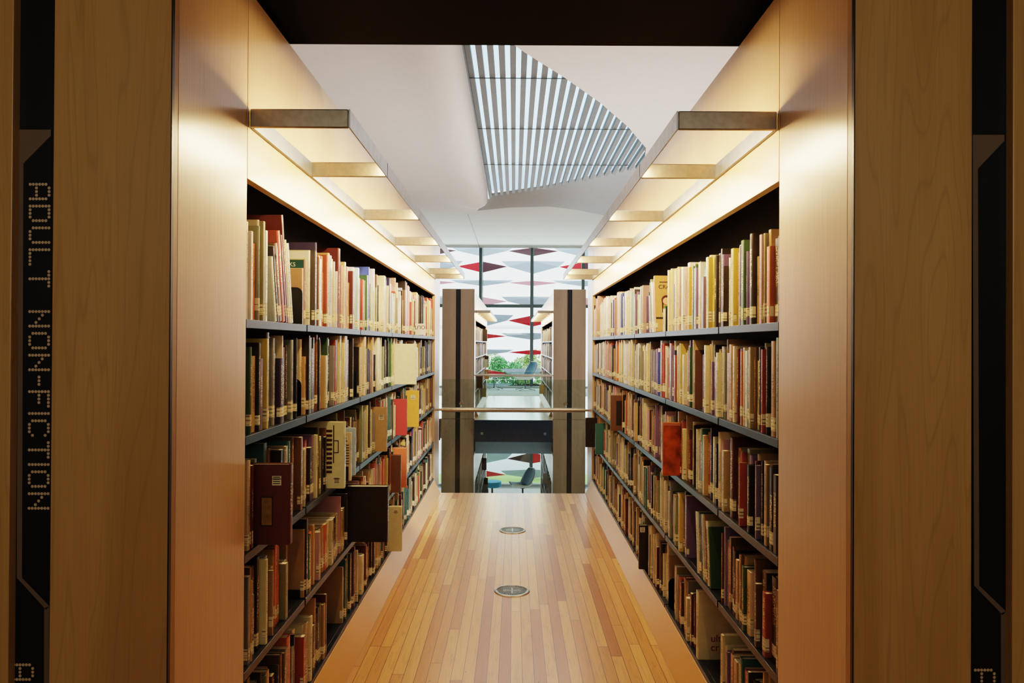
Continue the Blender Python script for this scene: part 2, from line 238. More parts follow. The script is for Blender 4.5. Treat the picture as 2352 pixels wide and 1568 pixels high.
# timber boards
def floormat(name,warm):
    m,nt,b,_=newmat(name)
    tc=nt.nodes.new('ShaderNodeTexCoord'); sp=nt.nodes.new('ShaderNodeSeparateXYZ'); L(nt,tc.outputs['Object'],sp.inputs[0])
    W=.0487
    xr=math_(nt,'DIVIDE',math_(nt,'ADD',sp.outputs[0],50*W+.004),W); row=math_(nt,'FLOOR',xr); fx=math_(nt,'FRACT',xr)
    wn=nt.nodes.new('ShaderNodeTexWhiteNoise'); wn.noise_dimensions='1D'; L(nt,row,wn.inputs['W'])
    yl=math_(nt,'DIVIDE',math_(nt,'ADD',sp.outputs[1],math_(nt,'MULTIPLY',wn.outputs['Value'],7.0)),1.35)
    pl=math_(nt,'FLOOR',yl); fy=math_(nt,'FRACT',yl)
    cb=nt.nodes.new('ShaderNodeCombineXYZ'); L(nt,row,cb.inputs[0]); L(nt,pl,cb.inputs[1])
    w2=nt.nodes.new('ShaderNodeTexWhiteNoise'); w2.noise_dimensions='3D'; L(nt,cb.outputs[0],w2.inputs['Vector'])
    col=ramp(nt,w2.outputs['Value'],[(0,hx('b0703c')),(.18,hx('c98c4c')),(.5,hx('d8a05a')),(.8,hx('e0ab64')),(1,hx('e8b872'))])
    # grain
    ad=nt.nodes.new('ShaderNodeVectorMath'); ad.operation='ADD'; L(nt,tc.outputs['Object'],ad.inputs[0])
    sc=nt.nodes.new('ShaderNodeVectorMath'); sc.operation='SCALE'; L(nt,w2.outputs['Color'],sc.inputs[0]); sc.inputs['Scale'].default_value=9; L(nt,sc.outputs[0],ad.inputs[1])
    mp=nt.nodes.new('ShaderNodeMapping'); L(nt,ad.outputs[0],mp.inputs[0]); mp.inputs['Scale'].default_value=(22,1.3,1)
    g=noise(nt,mp.outputs[0],1,4,.55,.4)
    fr=math_(nt,'FRACT',math_(nt,'MULTIPLY',g,7)); ln=math_(nt,'POWER',fr,5)
    col=mixc(nt,math_(nt,'MULTIPLY',ln,.28),col,hx('7d4c24'))
    col=mixc(nt,math_(nt,'MULTIPLY',math_(nt,'SUBTRACT',g,.45,clamp=True),.9),col,hx('9a6334'))
    mp2=nt.nodes.new('ShaderNodeMapping'); L(nt,tc.outputs['Object'],mp2.inputs[0]); mp2.inputs['Scale'].default_value=(60,22,1)
    kn=noise(nt,mp2.outputs[0],1,1); col=mixc(nt,math_(nt,'MULTIPLY',math_(nt,'GREATER_THAN',kn,.79),.75),col,hx('4a2a12'))
    gap=math_(nt,'MAXIMUM',math_(nt,'LESS_THAN',fx,.05),math_(nt,'LESS_THAN',fy,.0022))
    col=mixc(nt,math_(nt,'MULTIPLY',gap,.85),col,hx('3a2010'))
    L(nt,col,b.inputs['Base Color']); b.inputs['Roughness'].default_value=.36
    b.inputs['Coat Weight'].default_value=.5 if warm==1 else 1; b.inputs['Coat Roughness'].default_value=.2
    if warm==2: b.inputs['Coat IOR'].default_value=2.2
    return m
M['floor']=floormat('timber_boards',1); M['floor2']=floormat('timber_boards_far',2)
def glassmat(name,tint,refl=.06):
    m,nt,b,out=newmat(name); nt.nodes.remove(b)
    tr=nt.nodes.new('ShaderNodeBsdfTransparent'); tr.inputs[0].default_value=(*tint,1)
    gl=nt.nodes.new('ShaderNodeBsdfGlossy'); gl.inputs['Roughness'].default_value=.02
    fr=nt.nodes.new('ShaderNodeFresnel'); fr.inputs[0].default_value=1.45
    v=tex(nt); n=noise(nt,v,3,1)
    f=math_(nt,'MULTIPLY',fr.outputs[0],math_(nt,'ADD',.9,math_(nt,'MULTIPLY',n,.1)))
    mx=nt.nodes.new('ShaderNodeMixShader'); L(nt,f,mx.inputs[0]); L(nt,tr.outputs[0],mx.inputs[1]); L(nt,gl.outputs[0],mx.inputs[2]); L(nt,mx.outputs[0],out.inputs[0])
    return m
M['glass']=glassmat('clear_glass',(.86,.92,.9)); M['pane']=glassmat('window_glass',(.95,.98,.98))
def shade(name,col,tr=.5):
    m,nt,b,out=newmat(name)
    v=tex(nt,(1,1,1)); n=noise(nt,v,6,2)
    L(nt,ramp(nt,n,[(.2,tuple(c*.93 for c in col)),(.8,col)]),b.inputs['Base Color']); b.inputs['Roughness'].default_value=.6
    t=nt.nodes.new('ShaderNodeBsdfTranslucent'); t.inputs[0].default_value=(*col,1)
    mx=nt.nodes.new('ShaderNodeMixShader'); mx.inputs[0].default_value=tr; L(nt,b.outputs[0],mx.inputs[1]); L(nt,t.outputs[0],mx.inputs[2]); L(nt,mx.outputs[0],out.inputs[0]); return m
M['shade_red']=shade('red_mesh_panel',hx('b3202a'),.35); M['shade_dark']=shade('shaded_red_panel',hx('4a2830'),.15); M['shade_grey']=shade('pale_grey_panel',hx('9eabb4'),.25)  # the maroon copy paints shade onto folded red facets
M['shade_pink']=shade('pale_red_panel',hx('c98a94'),.4)  # paler red for two of the upper rows
M['frosted']=shade('frosted_glazing',hx('9db4c0'),.9)
def leafmat(name,a,b_):
    m,nt,b,out=newmat(name); oi=nt.nodes.new('ShaderNodeNewGeometry')
    L(nt,ramp(nt,oi.outputs['Random Per Island'],[(0,a),(1,b_)]),b.inputs['Base Color']); b.inputs['Roughness'].default_value=.6
    return m
M['leaf1']=leafmat('leaves_mid_green',hx('1c5230'),hx('5fa45a')); M['leaf2']=leafmat('leaves_pale_green',hx('4e7a34'),hx('a9c276'))
# ------------------------------------------------------------------ layout constants
CAMZ=1.36; F=1689.0
NEAR,END=1.99,6.72
JO=[1.99,2.58,3.48,4.38,5.28,6.18,6.72]
LZ=[1.424,1.105,.784,.464,.135]
LOWER=-3.04
def px(x,y,Y): return ((x-1181)*Y/F+.005, 1.36+(790-y)*Y/F)
# ------------------------------------------------------------------ setting
def struct(name,mb,mat,**k):
    o=build(name,mb,mat,**k); o['kind']='structure'; return o
struct('floor',MB().box(-9,9,-3,6.72,-.36,0),M['floor'])
struct('floor_across_the_void',MB().box(-9,9,13.395,19.3,-.36,0).box(-.70,.70,13.2,13.394,-.36,0),M['floor2'])
struct('floor_carpet',MB().box(-9,9,19.3,22.9,-.36,.002),M['carpet'])
struct('floor_downstairs',MB().box(-9,9,6,22.9,LOWER-.2,LOWER),M['paving'])
struct('trim_slab_edge',MB().box(-9,-1.33,13.35,13.394,-.39,.0).box(-.70,.70,13.16,13.199,-.39,.0).box(1.33,9,13.35,13.394,-.39,.0),M['steel_black'])
struct('trim_bulkhead',MB().box(-.72,.72,13.95,14.0,-.715,-.36),M['blue_grey'])
struct('wall_left',MB().box(-9.1,-9,-3,23,LOWER,4),M['wall'])
struct('wall_right',MB().box(9,9.1,-3,23,LOWER,4),M['wall'])
struct('wall_back',MB().box(-9,9,-3.1,-3,-.3,4),M['wall'])
struct('wall_void',MB().box(-9,9,5.9,6.0,LOWER,-.36),M['wall'])
struct('ceiling_black_soffit',MB().box(-9,9,-3,2.42,2.345,2.6),M['soffit'])
# sculpted plaster ceiling
CH=1.36+3.0
def ceil_left():
    prof=[(-9,CH),(-3.4,CH),(-2.4,CH),(-1.9,CH-.015),(-1.5,CH-.055),(-1.25,CH-.11),(-1.05,CH-.185),(-.92,CH-.24),(-.78,CH-.262),(-.68,CH-.245),(-.61,CH-.20),(-.565,CH-.13),(-.55,CH-.03),(-.55,CH+.35)]
    v=[];f=[]; ys=[2.3]+[2.3+i*.5 for i in range(1,26)]+[15.0,15.3,15.6,15.9,16.2,16.6]
    ys=sorted(set(ys))
    for y in ys:
        k=1.0 if y<14.6 else max(0,1-(y-14.6)/2.0); k=k*k*(3-2*k)
        for x,z in prof:
            xx=x; zz=CH+(z-CH)*k if z<=CH else CH+(z-CH)*k
            if y>15.0 and x>-.9: xx=x-(y-15.0)*.18*((x+.9)/.33)
            v.append((xx,y,zz))
    n=len(prof)
    for i in range(len(ys)-1):
        for j in range(n-1): f.append((i*n+j,i*n+j+1,(i+1)*n+j+1,(i+1)*n+j))
    return MB().add(v,f)
struct('ceiling_plaster',ceil_left(),M['plaster'],smooth=True,recalc=False)
# right-hand plaster sheet, its edge runs diagonally past the skylight
e=[(-.45,2.3),(-.45,6.6),(.09,7.54),(.55,8.25),(1.05,9.1),(1.55,10.1),(2.0,11.2),(2.12,12.0),(2.25,12.6)]
mb=MB()
for (x0,y0),(x1,y1) in zip(e[:-1],e[1:]):
    mb.add([(x0,y0,CH),(9,y0,CH),(9,y1,CH),(x1,y1,CH)],[(0,3,2,1)])
    mb.add([(x0,y0,CH),(x1,y1,CH),(x1,y1,CH+.3),(x0,y0,CH+.3)],[(0,1,2,3)])
mb.add([(-.549,2.3,CH),(-.45,2.3,CH),(-.45,6.6,CH),(-.549,6.6,CH)],[(0,3,2,1)])
struct('ceiling_plaster_sheet',mb,M['plaster'],recalc=False)
# scoop between the far edge of the skylight and the flat panel
A=[(-.57,15.75),(.0,15.35),(.6,14.9),(1.2,14.3),(1.8,13.6),(2.3,13.0)]
B=[(-.93,16.6),(-.1,16.15),(.75,16.0),(1.4,16.4),(2.2,17.2),(3.2,17.6)]
v=[];f=[];nS=8
for (a,b) in zip(A,B):
    for k in range(nS+1):
        t=k/nS; z=CH+.22*(1-t)**1.2
        v.append((a[0]+(b[0]-a[0])*t,a[1]+(b[1]-a[1])*t,z))
for i in range(len(A)-1):
    for k in range(nS): q=i*(nS+1)+k; f.append((q,q+1,q+nS+2,q+nS+1))
mb=MB().add(v,f)
mb.add([(2.25,12.6,CH),(9,12.6,CH),(9,17.6,CH),(3.2,17.6,CH),(2.3,13.0,CH+.22)],[(0,1,2,3,4)])
struct('ceiling_scoop',mb,simple('cool_plaster',hx('bcc3c8'),.7,var=.02,scale=8),smooth=True)
mb=MB(); Bx=[(-9,16.6)]+B+[(9,17.6)]
for (x0,y0),(x1,y1) in zip(Bx[:-1],Bx[1:]): mb.add([(x0,y0,CH),(x1,y1,CH),(x1,22.95,CH),(x0,22.95,CH)],[(0,1,2,3)])
struct('ceiling_flat_panel',mb,M['plaster2'])
struct('trim_ceiling_joint',MB().box(-1.09,-1.075,17.0,22.9,CH-.006,CH-.001),M['slat'])
# skylight
sk=empty('skylight',(.7,11,CH+.1)); tag(sk,'triangular skylight of parallel grey slats set into the white plaster ceiling','skylight')
def edge_lo(x): # diagonal near edge
    if x<.09: return 6.2
    for (x0,y0),(x1,y1) in zip(e[2:-1],e[3:]):
        if x0<=x<=x1: return y0+(y1-y0)*(x-x0)/(x1-x0)
    return 12.6
def edge_hi(x):
    for (x0,y0),(x1,y1) in zip(A[:-1],A[1:]):
        if x0<=x<=x1: return y0+(y1-y0)*(x-x0)/(x1-x0)
    return 13.0
x=-.55
while x<2.2:
    y0,y1=edge_lo(x)-.05,edge_hi(x)+.02
    o=build('slat',MB().box(x-.7,x-.7+.066,y0-11,y1-11,.06,.13),M['slat'],sk); x+=.1235
for y in (8.7,10.75,12.9): 
    xm=max(x_ for x_,y_ in e if y_<=y+.8)
    build('support_wire',MB().tube((-1.25,y-11,.05),(min(2.0,xm)-.7,y-11,.05),.006,n=6),M['chrome'],sk)
build('glazing',MB().add([(-1.27,-8.7,.34),(1.6,-8.7,.34),(1.6,5.5,.34),(-1.27,5.5,.34)],[(0,1,2,3)]),M['frosted'],sk)
build('edge_rail',MB().box(-1.26,-1.235,-4.7,4.6,-.02,.05),M['chrome'],sk)
# ------------------------------------------------------------------ bookcases
def bookcase(name,s,y0,ys,ye,y1,zb,label,woodE,woodS,woodF,grp,extend=None,full=True):
    """s -1 left, +1 right. y0 front end, ys shelves start, ye shelves end, y1 rear end"""
    r=empty(name,(s*1.01,(y0+y1)/2,zb)); tag(r,label,'bookcase',grp)
    ox,oy=s*1.01,(y0+y1)/2
    def part(nm,boxes,mat,**k):
        mb=MB()
        for (a,b,c,d,e_,f_) in boxes: mb.box(min(s*a,s*b)-ox,max(s*a,s*b)-ox,c-oy,d-oy,e_,f_)
        return build(nm,mb,mat,r,**k)
    top=2.36 if full else 2.36
    zt=top if extend is None else extend
    part('end_board',[(.72,.97,y0,y0+.03,0,zt)],woodE,bevel=.002)
    part('end_board',[(1.056,1.306,y0,y0+.03,0,zt)],woodE,bevel=.002)
    part('recess_panel',[(.97,1.056,y0+.022,y0+.03,0,zt)],M['black'])
    part('side_board',[(.72,.745,y0+.0305,ys-.003,0,top)],woodS,bevel=.001)
    part('corner_trim',[(.7188,.7215,y0-.002,y0+.008,0,zt)],M['trim'])
    part('side_board',[(.72,.745,ye+.003,y1,0,top-.04)],woodS)
    part('rear_board',[(.745,1.306,y1-.03,y1,0,top-.04)],woodE)
    part('outer_panel',[(1.28,1.306,y0+.031,y1-.031,0,2.318)],woodE)
    part('back_panel',[(.985,1.0,ys,ye,.12,2.30)],M['inner'])
    part('top_board',[(.745,1.279,ys-.001,ye,2.30,2.318)],M['inner'])
    part('fascia',[(.72,.745,ys+.001,ye,1.805,2.318)],woodF,bevel=.001)
    part('upright',[(.745,.985,ys-.02,ys-.001,.0,2.30)],M['inner'])
    part('upright',[(.745,.985,ye+.001,ye+.02,.0,2.30)],M['inner'])
    # plinth: flat face leaning out to the floor
    mb=MB(); pts=[(s*.72-ox,.118),(s*.745-ox,.118),(s*.745-ox,0),(s*.662-ox,0),(s*.662-ox,.006)]
    mb.prism(pts,'y',ys+.002-oy,ye-oy); build('plinth',mb,M['plinth'],r,bevel=.001)
    return r,part
def joints(ys,ye,first):
    j=[ys]; y=first
    while y<ye-.2: j.append(y); y+=.9
    j.append(ye); return j
def add_shelves(part,js,levels):
    for z in levels:
        for a,b in zip(js[:-1],js[1:]):
            g=.006
            part('shelf',[(.722,.742,a+g,b-g,z-.024,z),(.742,.984,a+g,b-g,z-.006,z),(.742,.984,a+g,a+g+.002,z,z+.03),(.80,.984,b-g-.002,b-g,z,z+.03)],M['shelf'],bevel=.0015)
r1,p1=bookcase('bookcase',-1,1.55,NEAR,END,7.15,0,'long maple bookcase left of the aisle, nearest the camera, beside the lettered black sign',M['maple_end'],M['maple_side'],M['maple_fascia'],'near bookcases')
add_shelves(p1,JO,LZ)
r2,p2=bookcase('bookcase',1,1.55,NEAR,END,7.15,0,'long maple bookcase right of the aisle, nearest the camera, holding the orange craft book',M['maple_end'],M['maple_side'],M['maple_fascia'],'near bookcases')
add_shelves(p2,JO,LZ)
FJ=joints(13.85,19.25,14.75)
sides={-1:'left',1:'right'}
for s in (-1,1):
    r,p=bookcase('bookcase',s,13.36,13.85,19.25,19.65,0,f'backlit wood bookcase end with black stripe beyond the glass balustrade, upper floor, {sides[s]} one',M['far_wood_shaded'],M['maple_side'],M['maple_fascia'],'bookcases across the void')
    add_shelves(p,FJ,LZ)
    r,p=bookcase('bookcase',s,13.36,13.85,19.25,19.65,LOWER,f'bookcase on the floor below, seen under the dark slab edge, {sides[s]} one',M['far_wood_shaded'],M['maple_side'],M['maple_fascia'],'bookcases downstairs',extend=3.035)
    add_shelves(p,FJ,LZ)
# fixtures
def fixture(s,ys,ye,first,label,grp):
    r=empty('shelf_light',(s*.6,ys,1.97)); tag(r,label,'light',grp)
    def P(nm,boxes,mat,**k):
        mb=MB()
        for (a,b,c,d,e_,f_) in boxes: mb.box(min(s*a,s*b)-s*.6,max(s*a,s*b)-s*.6,c-ys,d-ys,e_-1.97,f_-1.97)
        return build(nm,mb,mat,r,**k)
    z0,z1=1.945,1.996
    js=[ys+.004]+[y for y in joints(ys,ye,first)[1:-1]]+[ye-.1]
    for y in js: P('bracket_arm',[(.449,.716,y,y+.012,z0,z1)],M['brushed'],bevel=.003)
    for a,b in zip(js[:-1],js[1:]): P('front_rail',[(.444,.4485,a+.001,b+.011,z0,z1),(.449,.475,a+.013,b-.001,z1-.004,z1)],M['rail'],bevel=.001)
    P('wall_channel',[(.709,.7195,ys+.02,ye-.02,z0+.001,z1-.002)],M['rail'])
    P('led_strip',[(.4495,.456,ys+.03,ye-.12,1.975,1.989)],M['led'])
    return r
fixture(-1,NEAR,END,2.58,'slatted metal shelf light fixed along the left bookcase above its top shelf','near shelf lights')
fixture(1,NEAR,END,2.58,'slatted metal shelf light fixed along the right bookcase above its top shelf','near shelf lights')
fixture(-1,13.85,19.25,14.75,'small distant shelf light on the left bookcase across the void','distant shelf lights')
fixture(1,13.85,19.25,14.75,'small distant shelf light on the right bookcase across the void','distant shelf lights')
# ------------------------------------------------------------------ floor grilles
def grille(y,label):
    g=empty('floor_grille',(0,y,0)); tag(g,label,'air vent','round floor grilles')
    build('rim',MB().lathe([(.080,.001),(.080,.0045),(.094,.0045),(.0985,.001)],n=48),M['brushed'],g,smooth=True)
    build('vent_well',MB().lathe([(0,.0008),(.0805,.0008)],n=40),M['black'],g,recalc=False)
    mb=MB()
    for k in range(44):
        a=2*math.pi*k/44
        p=lambda r,t:(r*math.cos(t),r*math.sin(t))
        q=[p(.048,a),p(.081,a+.28),p(.081,a+.28+.05),p(.048,a+.06)]
        mb.prism(q,'z',.0012,.004)
    for r_ in (.047,.0385,.030,.0215,.013):
        mb.lathe([(r_-.0036,.0012),(r_-.0036,.004),(r_,.004),(r_,.0012)],n=40)
    for a in (0,math.pi/2,math.pi,1.5*math.pi):
        c,s_=math.cos(a),math.sin(a)
        mb.prism([(.004*-s_,.004*c),(.047*c+.004*-s_,.047*s_+.004*c),(.047*c+.004*s_,.047*s_-.004*c),(.004*s_,-.004*c)],'z',.0012,.0041)
    build('grille_plate',mb,M['brushed'],g)
grille(4.06,'round metal floor grille in the aisle, the larger one nearer the camera')
grille(5.38,'round metal floor grille in the aisle, the one nearer the glass balustrade')
# ------------------------------------------------------------------ balustrades
def balustrade(y,rz,gtop,label):
    b=empty('glass_balustrade',(0,y,0)); tag(b,label,'balustrade','glass balustrades')
    build('glass_pane',MB().box(-.705,.705,.10,.112,-.25,gtop),M['glass'],b)
    build('handrail',MB().tube((-.68,0,rz),(.68,0,rz),.022,n=20).tube((-.719,0,rz),(-.68,0,rz),.011,n=12).tube((.68,0,rz),(.719,0,rz),.011,n=12),M['brushed'],b,smooth=False)
    for x in (-.5,.5): build('rail_bracket',MB().tube((x,.02,rz+.02),(x,.1,rz+.05),.007,n=10).tube((x,.095,rz+.05),(x,.1,rz+.05),.02,n=16),M['brushed'],b)
balustrade(6.98,.735,1.02,'clear glass balustrade with metal handrail at the end of the timber aisle')
balustrade(13.42,.79,.86,'distant glass balustrade with thin handrail between the two dark striped bookcase ends')
for s in (-1,1):
    X=s*.565
    tag(build('bolt_cap',MB().lathe([(0,-.012),(.02,-.012),(.028,-.004),(.028,0)],n=20),M['chrome'],loc=(X,13.159,-.245)),f'small round metal bolt cap on the black slab edge, {sides[s]} one','bolt','bolt caps')
    bpy.context.scene.collection.objects[-1].rotation_euler=(0,0,0)
for o in COL.objects:
    if o.name.startswith('bolt_cap'): o.rotation_euler=(R(-90),0,0)
# ------------------------------------------------------------------ signs
GL={'A':["01110","10001","10001","10001","11111","10001","10001"],'D':["11110","10001","10001","10001","10001","10001","11111"],
'U':["10001","10001","10001","10001","10001","10001","01110"],'L':["10000","10000","10000","10000","10000","10000","11111"],
'T':["11111","00100","00100","00100","00100","00100","00100"],'N':["10001","10001","11001","10101","10011","10001","10001"],
'O':["01110","10001","10001","10001","10001","10001","01110"],'-':["000","000","000","111","000","000","000"],
'F':["11111","10000","10000","11110","10000","10000","10000"],'I':["1"]*7,'C':["01110","10001","10000","10000","10000","10001","01110"],' ':["0000"]*7}
GL['A']=["01110","10001","10001","10001","11111","10001","10001"]
GL['D']=["11111","10001","10001","10001","10001","10001","01110"]
GL['D']=["11110","10001","10001","10001","10001","10001","11110"]
SY=1.5715
def dots(text,x0,y0,pxx,pyy,mb):
    """x0 px of letter feet, y0 px of first column; letters run down the sign with their heads to the right"""
    col=0
    for ch in text:
        g=GL[ch]; w=len(g[0])
        for r_ in range(7):
            for c in range(w):
                if g[r_][c]=='1':
                    X,Z=px(*unroll(x0+(6-r_)*pxx,y0+(col+c)*pyy),SY)
                    n=10; vs=[(X+.0033*math.cos(2*math.pi*k/n),SY-.0012,Z+.0033*math.sin(2*math.pi*k/n)) for k in range(n)]
                    mb.add(vs,[tuple(range(n))])
        col+=w+1
def unroll(x,y): dx,dy=x-1176,y-784; th=R(ROLL); return 1176+dx+dy*th,784+dy-dx*th
def sign(x0,x1,ytop,ydg,ybreak,label,texts,tx):
    xm=(x0+x1)/2; X0,_=px(x0,0,SY); X1,_=px(x1,0,SY)
    r=empty('directory_sign',((X0+X1)/2,SY,0)); tag(r,label,'sign','directory signs')
    ox=(X0+X1)/2
    def poly(nm,pp,mat,dy):
        mb=MB(); 
        for q in pp: mb.add([(px(*unroll(a,b),SY)[0]-ox,-dy,px(*unroll(a,b),SY)[1]) for a,b in q],[tuple(range(len(q)))])
        return build(nm,mb,mat,r)
    poly('sign_panel',[[(x0-1,ytop-2),(x1+1,ytop-2),(x1+1,2100),(x0-1,2100)]],M['black'],.0004)
    w=12
    poly('sign_border',[[(x0,ytop),(x1,ytop),(x1,ytop+14),(x0+w,ytop+78),(x0,ytop+78)],
        [(x0,ytop+78),(x0+w,ytop+78),(x0+w,ydg),(x0,ydg)],
        [(x0,ydg),(x0+w,ydg),(x1,ybreak-8),(x1-w+4,ybreak),],
        [(x1-w,ybreak-2),(x1,ybreak-8),(x1,2100),(x1-w,2100)]],M['sign_light'],.0008)
    mb=MB(); 
    for t,a,b in texts: dots(t,a,b,7.25,8.35,mb)
    mb.v=[(v[0]-ox,v[1]-SY,v[2]) for v in mb.v]
    build('lettering',mb,M['sign_dots'],r)
sign(41,116,297,1325,1398,'tall black sign lettered ADULT NON-FICTION in dots on the left bookcase end',[('ADULT NON-FICTION',69,423),('ADULT',35,1524)],0)
sign(2235,2308,309,1343,1410,'tall plain black sign with pale corner on the right bookcase end',[('ADULT',2237,1536)],0)
# ------------------------------------------------------------------ window wall
WY=22.95
def windowwall(name,z0,z1,trans,nm):
    w=empty(name,(0,WY,0)); w['kind']='structure'
    mx=[-9+.0]; 
    xs=[.545-1.6*5+1.6*i for i in range(11)]
    for x in xs: build('mullion',MB().box(x-.045,x+.045,-.06,.10,z0,z1),M['mullion'],w)
    for z in trans: build('transom',MB().box(-9,9,-.02,.06,z-.05,z+.05),M['mullion'],w)
    for a,b in zip([-9]+xs,xs+[9]): build('pane',MB().box(a+.05,b-.05,.03,.036,z0,z1),M['pane'],w)
    build('sill',MB().box(-9,9,-.12,.12,z0-.02,z0+.05),M['white_frame'],w)
    return w
windowwall('window_1',.0,CH-.01,[2.55],'upper')
windowwall('window_2',LOWER,-.40,[],'lower')
struct('wall_slab_edge',MB().box(-9,9,22.9,23.1,-.40,-.01),M['white_frame'])
# folded sunshade diamonds
SYD=24.4
rows=[(576,10,0),(612,13,1),(649,6,0),(692,11,1),(736,13,0),(772,7,1),(809,6,0),(857,10,1),(886,5,0),(1053,13,0),(1090,9,1),(985,10,1),(945,10,0),(1020,10,1)]
K=SYD/F; CXD=[-1.05*SYD/23.3-1.6*1.047+0, 0,0,0]
cxs=[989,1106.5,1224,1341.5]
rowname=['top','second','third','fourth','fifth','sixth','seventh','eighth','ninth','upper downstairs','lower downstairs','behind the slab','behind the slab','behind the slab']
for i,(yc,hh,par) in enumerate(rows):
    if i>10: continue
    for j,xc in enumerate(cxs):
        if i>3 and j in (0,3): continue
        X,Z=px(xc,yc,SYD); hw=58.5*K; h=hh*K
        red=(j%2==(0 if par==0 else 1))
        mats=[M['shade_grey'],M['shade_grey']]
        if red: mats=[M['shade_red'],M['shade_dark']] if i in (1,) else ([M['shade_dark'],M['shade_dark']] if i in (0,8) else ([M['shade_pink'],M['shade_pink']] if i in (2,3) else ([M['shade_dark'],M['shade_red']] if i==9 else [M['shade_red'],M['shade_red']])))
        hg=h*(1.15 if not red else 1)
        mb=MB().add([(-hw,0,0),(0,.22,hg),(0,.22,-hg)]+([] if red else [(-1.25*hw,.055,.85*hg)]),[(0,2,1)] if red else [(0,2,1,3)],0).add([(0,.22,hg),(0,.22,-hg),(hw,0,0)]+([] if red else [(1.25*hw,.055,.85*hg)]),[(0,1,2)] if red else [(0,1,2,3)],1)
        # thin side arms back to the mullion
        o=build('sunshade_panel',mb,mats,loc=(X,SYD,Z),recalc=False)
        m_=['first','second','third','fourth'][j]
        tag(o,('red' if red else 'pale grey')+f' folded diamond sunshade outside the glass, {rowname[i]} row, {m_} mullion from the left','sunshade','diamond sunshades outside the window')
for j,xc in enumerate(cxs):
    X,_=px(xc,0,SYD); struct('trim_shade_post',MB().box(X-.02,X+.02,SYD+.2,SYD+.24,LOWER-.08,4.6),M['mullion'])
# ------------------------------------------------------------------ outdoors
struct('lawn',MB().box(-30,30,23.1,25.4,LOWER-.3,LOWER-.08),M['lawn'])
struct('ground',MB().box(-60,60,25.4,120,LOWER-.3,LOWER-.1),M['paving'])
def tree(X,Y,ztop,rad,leaf,label,n=5000):
    t=empty('garden_tree',(X,Y,LOWER-.1)); tag(t,label,'tree','trees outside the window')
    H=ztop-(LOWER-.1)
    build('trunk',MB().tube((0,0,0),(.03,0,H*.75),.09,.04,n=10),M['bark'],t)
    mb=MB(); rg=random.Random(int(X*100)+7)
    cs=[(rg.uniform(-.6,.6)*rad,rg.uniform(-.5,.5)*rad,H*.22+rg.random()*(H*.78-rad*.45),rad*rg.uniform(.3,.5)) for _ in range(14)]
    for _ in range(n):
        c=rg.choice(cs); d=Vector((rg.gauss(0,1),rg.gauss(0,1),rg.gauss(0,1))).normalized()*c[3]*rg.uniform(.75,1.05)
        p=Vector(c[:3])+d; a=Vector((rg.gauss(0,1),rg.gauss(0,1),rg.gauss(0,1))).normalized(); b=a.orthogonal().normalized(); w=.06*rg.uniform(.6,1.2)
        mb.add([p-a*w,p+b*w*.6,p+a*w,p-b*w*.6],[(0,1,2,3)])
    build('crown',mb,leaf,t,recalc=False)
tree(-.55,40,1.25,1.15,M['leaf1'],'dark bluish-green rounded tree outside, left of the middle mullion')
tree(-1.75,42,.95,1.0,M['leaf2'],'pale yellow-green tree outside, at the left edge of the view')
tree(.8,43,1.15,1.0,M['leaf2'],'pale green tree outside, directly behind the middle mullion')
tree(1.8,41,1.3,1.1,M['leaf2'],'light yellow-green tree outside, at the right edge of the view')
tree(.25,45,.7,1.0,M['leaf1'],'low mid-green tree outside, filling the gap beside the chair back')
bd=empty('distant_building',(0,75,LOWER-.1)); tag(bd,'pale overexposed building far beyond the garden trees','building')
build('wall',MB().box(-9,4,0,8,0,6.2),M['building'],bd)
build('roof',MB().box(-9.2,4.2,-.2,8,6.2,6.4),M['paving'],bd)
# ------------------------------------------------------------------ lounge chairs and tables
def star(mb,r,h=.03):
    for k in range(4):
        a=math.pi/2*k+.55; c,s=math.cos(a),math.sin(a)
        w=.018
        mb.add([(-s*w,c*w,.05),(s*w,-c*w,.05),(r*c+s*w*.6,r*s-c*w*.6,.012),(r*c-s*w*.6,r*s+c*w*.6,.012),(-s*w,c*w,.075),(s*w,-c*w,.075),(r*c+s*w*.6,r*s-c*w*.6,.028),(r*c-s*w*.6,r*s+c*w*.6,.028)],
            [(0,3,2,1),(4,5,6,7),(0,1,5,4),(1,2,6,5),(2,3,7,6),(3,0,4,7)])
        mb.tube((r*c*.96,r*s*.96,0),(r*c*.96,r*s*.96,.014),.016,n=10)
    return mb
def shell(fn,nu=12,nv=14,th=.02):
    """fn(u,v)->Vector ; two surfaces: outer and inner"""
    o=MB(); v=[fn(-1+2*i/nu,j/nv) for j in range(nv+1) for i in range(nu+1)]
    f=[(j*(nu+1)+i,j*(nu+1)+i+1,(j+1)*(nu+1)+i+1,(j+1)*(nu+1)+i) for j in range(nv) for i in range(nu)]
    return o.add(v,f)
